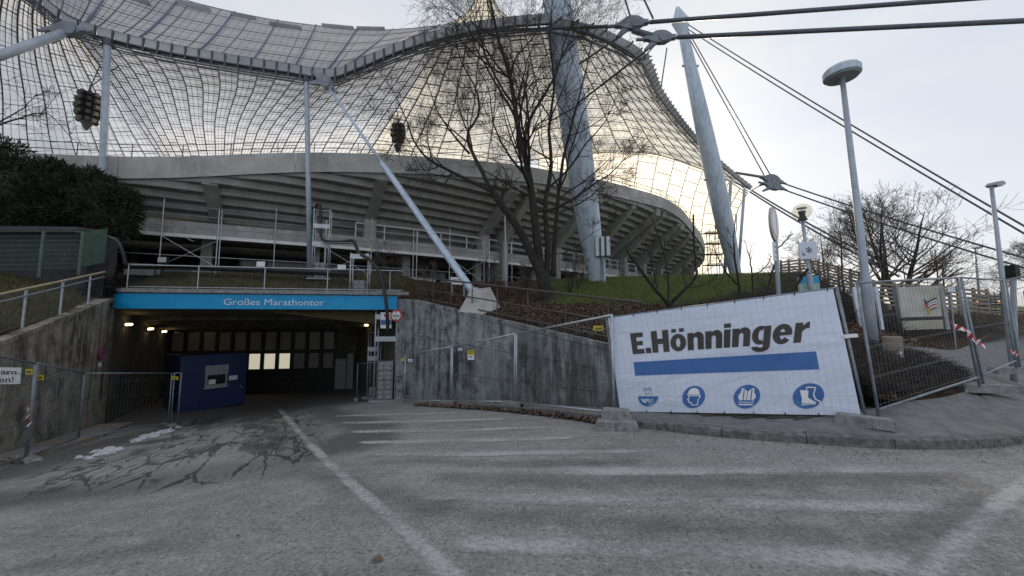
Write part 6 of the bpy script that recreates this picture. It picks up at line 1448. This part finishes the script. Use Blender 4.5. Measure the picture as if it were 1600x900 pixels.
tree('slim bare tree just left of the disc lamp pole', gb(1318, 25), 6.2, 33, 1, .9, 4, (13, 6, 5, 3), .08)
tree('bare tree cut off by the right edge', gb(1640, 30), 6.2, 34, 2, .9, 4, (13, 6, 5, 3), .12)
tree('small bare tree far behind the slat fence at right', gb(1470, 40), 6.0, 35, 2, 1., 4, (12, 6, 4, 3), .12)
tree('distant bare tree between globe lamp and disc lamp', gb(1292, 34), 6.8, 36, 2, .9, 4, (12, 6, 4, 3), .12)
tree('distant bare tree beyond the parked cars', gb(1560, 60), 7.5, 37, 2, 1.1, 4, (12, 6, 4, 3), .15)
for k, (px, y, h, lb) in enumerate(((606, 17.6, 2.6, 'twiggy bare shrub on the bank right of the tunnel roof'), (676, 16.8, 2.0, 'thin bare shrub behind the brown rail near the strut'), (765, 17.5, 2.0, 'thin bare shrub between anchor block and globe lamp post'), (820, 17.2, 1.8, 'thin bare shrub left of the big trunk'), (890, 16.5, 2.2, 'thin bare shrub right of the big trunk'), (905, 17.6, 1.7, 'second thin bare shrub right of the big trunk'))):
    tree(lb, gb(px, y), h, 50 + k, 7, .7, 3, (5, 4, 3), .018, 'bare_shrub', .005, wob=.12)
# conifers: dark needle clumps round an uneven crown
def conifer(lb, base, blobs, n, seed, mat='conifer', size=(.05, .14)):
    rg = random.Random(seed); r = T('yew_tree', lb, 'tree', base); m = MB(); m.tube([base - V((0, 0, .3)), base + V((.1, .1, 1.2)), blobs[0][0]], [.16, .12, .05], 8); m.build('trunk', 'bark', r)
    for i in range(n): pass
    m = MB(); tot = sum(b[1] ** 2 for b in blobs)
    for c, R_ in blobs:
        for i in range(int(n * R_ ** 2 / tot)):
            d = V((rg.gauss(0, 1), rg.gauss(0, 1), rg.gauss(0, 1))).normalized(); f = rg.uniform(.55, 1.04) + .16 * pnoise(d * 2.2 + c) ; p = c + V((d.x * R_, d.y * R_, d.z * R_ * .85)) * f
            o = (d + V((rg.gauss(0, .5), rg.gauss(0, .5), rg.gauss(0, .4) + .1))).normalized(); s_ = rg.uniform(*size) * 2.2; x = o.orthogonal().normalized(); x.rotate(Matrix.Rotation(rg.uniform(0, 6.28), 3, o))
            wd = s_ * .16; m.add([p - x * wd, p + x * wd, p + o * s_ + V((0, 0, -.05 * s_))], [(0, 1, 2)])
            x2 = o.cross(x); m.add([p - x2 * wd, p + x2 * wd, p + o * s_ * .9], [(0, 1, 2)])
    tag(m.build('crown', mat, r), kind='stuff')
    m = MB()
    for c, R_ in blobs: m.ball(c, R_ * .62, 12, 8)
    m.build('inner_crown', mat, r, smooth=True)
def Pb(px, py, y, rpx): return (P(px, py, y), rpx / FPX * y)
conifer('wide dark conifer at the left edge behind the shelter roof', gb(20, 15.5) , [Pb(-30, 300, 16, 85), Pb(40, 310, 16, 75), Pb(-90, 290, 15, 90), Pb(0, 250, 16.5, 42)], 17000, 61)
conifer('dark conifer reaching right to the stand corner', gb(150, 17), [Pb(110, 320, 16.5, 55), Pb(165, 325, 16.5, 42), Pb(190, 312, 16.5, 24), Pb(140, 290, 16.8, 32), Pb(85, 275, 16.5, 30), Pb(180, 350, 16.3, 30)], 13000, 62)
conifer('hanging dark shrub draped over the corner of the brown wall', P(165, 452, 14.6), [Pb(163, 448, 14.7, 17), Pb(152, 462, 14.5, 13), Pb(158, 476, 14.4, 9), Pb(178, 440, 14.9, 12)], 5200, 63, 'twig', (.05, .12))
rgx = random.Random(8)
limb_tree('bare branches poking up from the conifer at the left edge', P(-20, 230, 13), [([(-60, 240, 13), (-20, 205, 13), (30, 185, 13), (75, 178, 13), (110, 215, 13)], .05, .008, 9), ([(-60, 215, 13), (0, 190, 13), (40, 165, 13), (58, 145, 13)], .04, .006, 8)], 9, cfg2, 2, 4, 'branches', 'bare_branch')
# ------------------------------------------------------------------ ground cover (nobody could count it)
def scatter(name, label, mat, n, sampler, kind, seed, size):
    rg = random.Random(seed); m = MB()
    for i in range(n):
        p = sampler(rg)
        if p is None: continue
        if kind == 'leaf':
            s_ = rg.uniform(*size); a = rg.uniform(0, 6.283); x = V((math.cos(a), math.sin(a), rg.gauss(0, .35))) * s_; y = V((-math.sin(a), math.cos(a), rg.gauss(0, .35))) * s_ * .62; p = p + V((0, 0, .012 + abs(x.z) * .5))
            m.add([p - x, p - y * .8, p + x, p + y * .9], [(0, 1, 2, 3)])
        elif kind == 'blade':
            h = rg.uniform(*size); a = rg.uniform(0, 6.283); x = V((math.cos(a), math.sin(a), 0)) * h * .12; m.add([p - x, p + x, p + V((rg.gauss(0, .35) * h, rg.gauss(0, .35) * h, h))], [(0, 1, 2)])
        else:
            h = rg.uniform(*size); d = V((rg.gauss(0, .8), rg.gauss(0, .8), rg.uniform(.2, 1.1))).normalized(); q = p + d * h * .5 + V((0, 0, .0)); q2 = q + (d + V((rg.gauss(0, .5), rg.gauss(0, .5), rg.gauss(0, .3)))).normalized() * h * .5
            x = d.orthogonal().normalized() * rg.uniform(.004, .008); m.add([p - x, p + x, q + x, q - x], [(0, 1, 2, 3)]); m.add([q - x, q + x, q2], [(0, 1, 2)])
    return tag(m.build(name, mat), label, kind='stuff')
def hp(x, y, o=0.): return V((x, y, H(x, y) + o))
def bank(rg):
    t = rg.random(); d = rg.random() ** 1.5 * 7.0 + .35; p = lin(A, B, t * 1.05) + V((mix(.1, .45, t), .95, 0)) * d; z = H(p.x, p.y)
    if z > 2.25 + .4 * pnoise(V((p.x * .7, p.y * .7, 0))) and p.x > 1.2: return None
    return V((p.x, p.y, z))
scatter('leaf_litter', 'brown dead leaves covering the bank above the grey wall', 'leafm', 24000, bank, 'leaf', 71, (.015, .052))
def wallfoot(rg):
    t = rg.random(); p = lin(G(650, 634), G(975, 668), t); k = .28 if .1 < t < .5 else .14; p = p + V((.5, .62, 0)) * (abs(rg.gauss(0, .22)) - .1) + V((rg.gauss(0, k * .2), 0, 0)); return V((p.x, p.y, zr(p.x, p.y) + .01 + (rg.random() ** 2) * .06))
scatter('leaf_litter', 'dead leaves blown along the foot of the right fence', 'leafm', 2600, wallfoot, 'leaf', 72, (.03, .07))
def bed2(rg):
    u = rg.random(); v = rg.random(); f = FR[int(mix(14, 66, u))]; d = lin(V((.2, .95, 0)), V((.35, .93, 0)), u); p = f + d * (v * 5.5 + .1); return hp(p.x, p.y)
scatter('leaf_litter', 'dead leaves lying in the planted bed right of the banner', 'leafm', 5000, bed2, 'leaf', 73, (.03, .075))
def bedtw(rg):
    u = rg.random(); f = FR[int(mix(16, 42, u))]; dmax = mix(1.2, 3.2, math.sin(math.pi * min(1, max(0, u))) ); v = rg.random() ; p = f + V((-.28, .95, 0)) * (v * dmax + .06); h = .32 * math.sin(math.pi * min(1, v + .12)) ** .6; return hp(p.x, p.y, rg.random() * h)
scatter('twiggy_hedge', 'low brown leafless hedge in the bed between banner and pavement', 'twig', 17000, bedtw, 'twig', 74, (.12, .3))
def hedge3(rg):
    u = rg.random(); p = lin(V((11.0, 11.8, 0)), V((25, 17.5, 0)), u) + V((-.35, .94, 0)) * (rg.random() * 3.4); return hp(p.x, p.y, rg.random() * .75)
scatter('twiggy_hedge', 'taller brown hedge on the slope behind the path at right', 'twig', 17000, hedge3, 'twig', 75, (.16, .42))
def hedge4(rg):
    u = rg.random(); p = lin(V((4.4, 9.0, 0)), V((14.0, 13.0, 0)), u) + V((-.4, .9, 0)) * (rg.random() * mix(1.2, 2.4, u)); return hp(p.x, p.y, rg.random() * .4)
scatter('twiggy_hedge', 'brown shrub belt along the lower edge of the lawn', 'twig', 15000, hedge4, 'twig', 76, (.15, .38))
def lawn(rg):
    x = rg.uniform(1.5, 22); y = rg.uniform(11, 23.5); z = H(x, y)
    return V((x, y, z)) if z > 2.2 and x < y * 1.05 else None
scatter('grass', 'short green grass of the lawn below the mast', 'grassm', 42000, lawn, 'blade', 77, (.05, .13))
def roofg(rg):
    t = rg.random(); p = lin(PL, PR, t * .96) + V((-.02, 1, 0)) * (rg.random() * 5.5 + .35); return hp(p.x, p.y)
scatter('grass', 'dry yellowish grass on the tunnel roof', 'drygrass', 30000, roofg, 'blade', 78, (.05, .13))
def leftg(rg):
    t = rg.random(); p = lin(L0, L1, .1 + t * .9) + nL * (rg.random() * 3.5 + .3); return hp(p.x, p.y)
scatter('grass', 'dry grass on the slope behind the brown wall', 'drygrass', 16000, leftg, 'blade', 79, (.05, .14))
p = G(588, 879); r = T('fallen_leaf', 'single dead leaf lying on the road near the viewer', 'leaf', p); m = MB(); m.add([p + V((-.05, 0, .01)), p + V((0, -.02, .03)), p + V((.05, .01, .012)), p + V((.01, .04, .035))], [(0, 1, 2, 3)]); m.build('blade', 'leafm', r)

def roadgrit(rg):
    if rg.random() < .5:
        k = KP[int(rg.random() * 55)]; p = k + V((rg.gauss(-.1, .3), -abs(rg.gauss(.05, .25)), 0))
    else: p = V((rg.uniform(-9, 7), rg.uniform(2.2, 13), 0))
    return V((p.x, p.y, zr(p.x, p.y)))
scatter('litter', 'scattered bits of leaf and bark on the road', 'leafm', 500, roadgrit, 'leaf', 81, (.008, .024))
rg = random.Random(82); m = MB()
for i in range(900):
    p = roadgrit(rg); s_ = rg.uniform(.006, .016); m.add([p + V((s_, 0, 0)), p + V((-.5 * s_, .8 * s_, 0)), p + V((-.6 * s_, -.7 * s_, 0)), p + V((0, 0, s_ * .9))], [(0, 1, 3), (1, 2, 3), (2, 0, 3)])
tag(m.build('gravel', 'block'), 'loose grit lying on the road and along the kerb', kind='stuff')
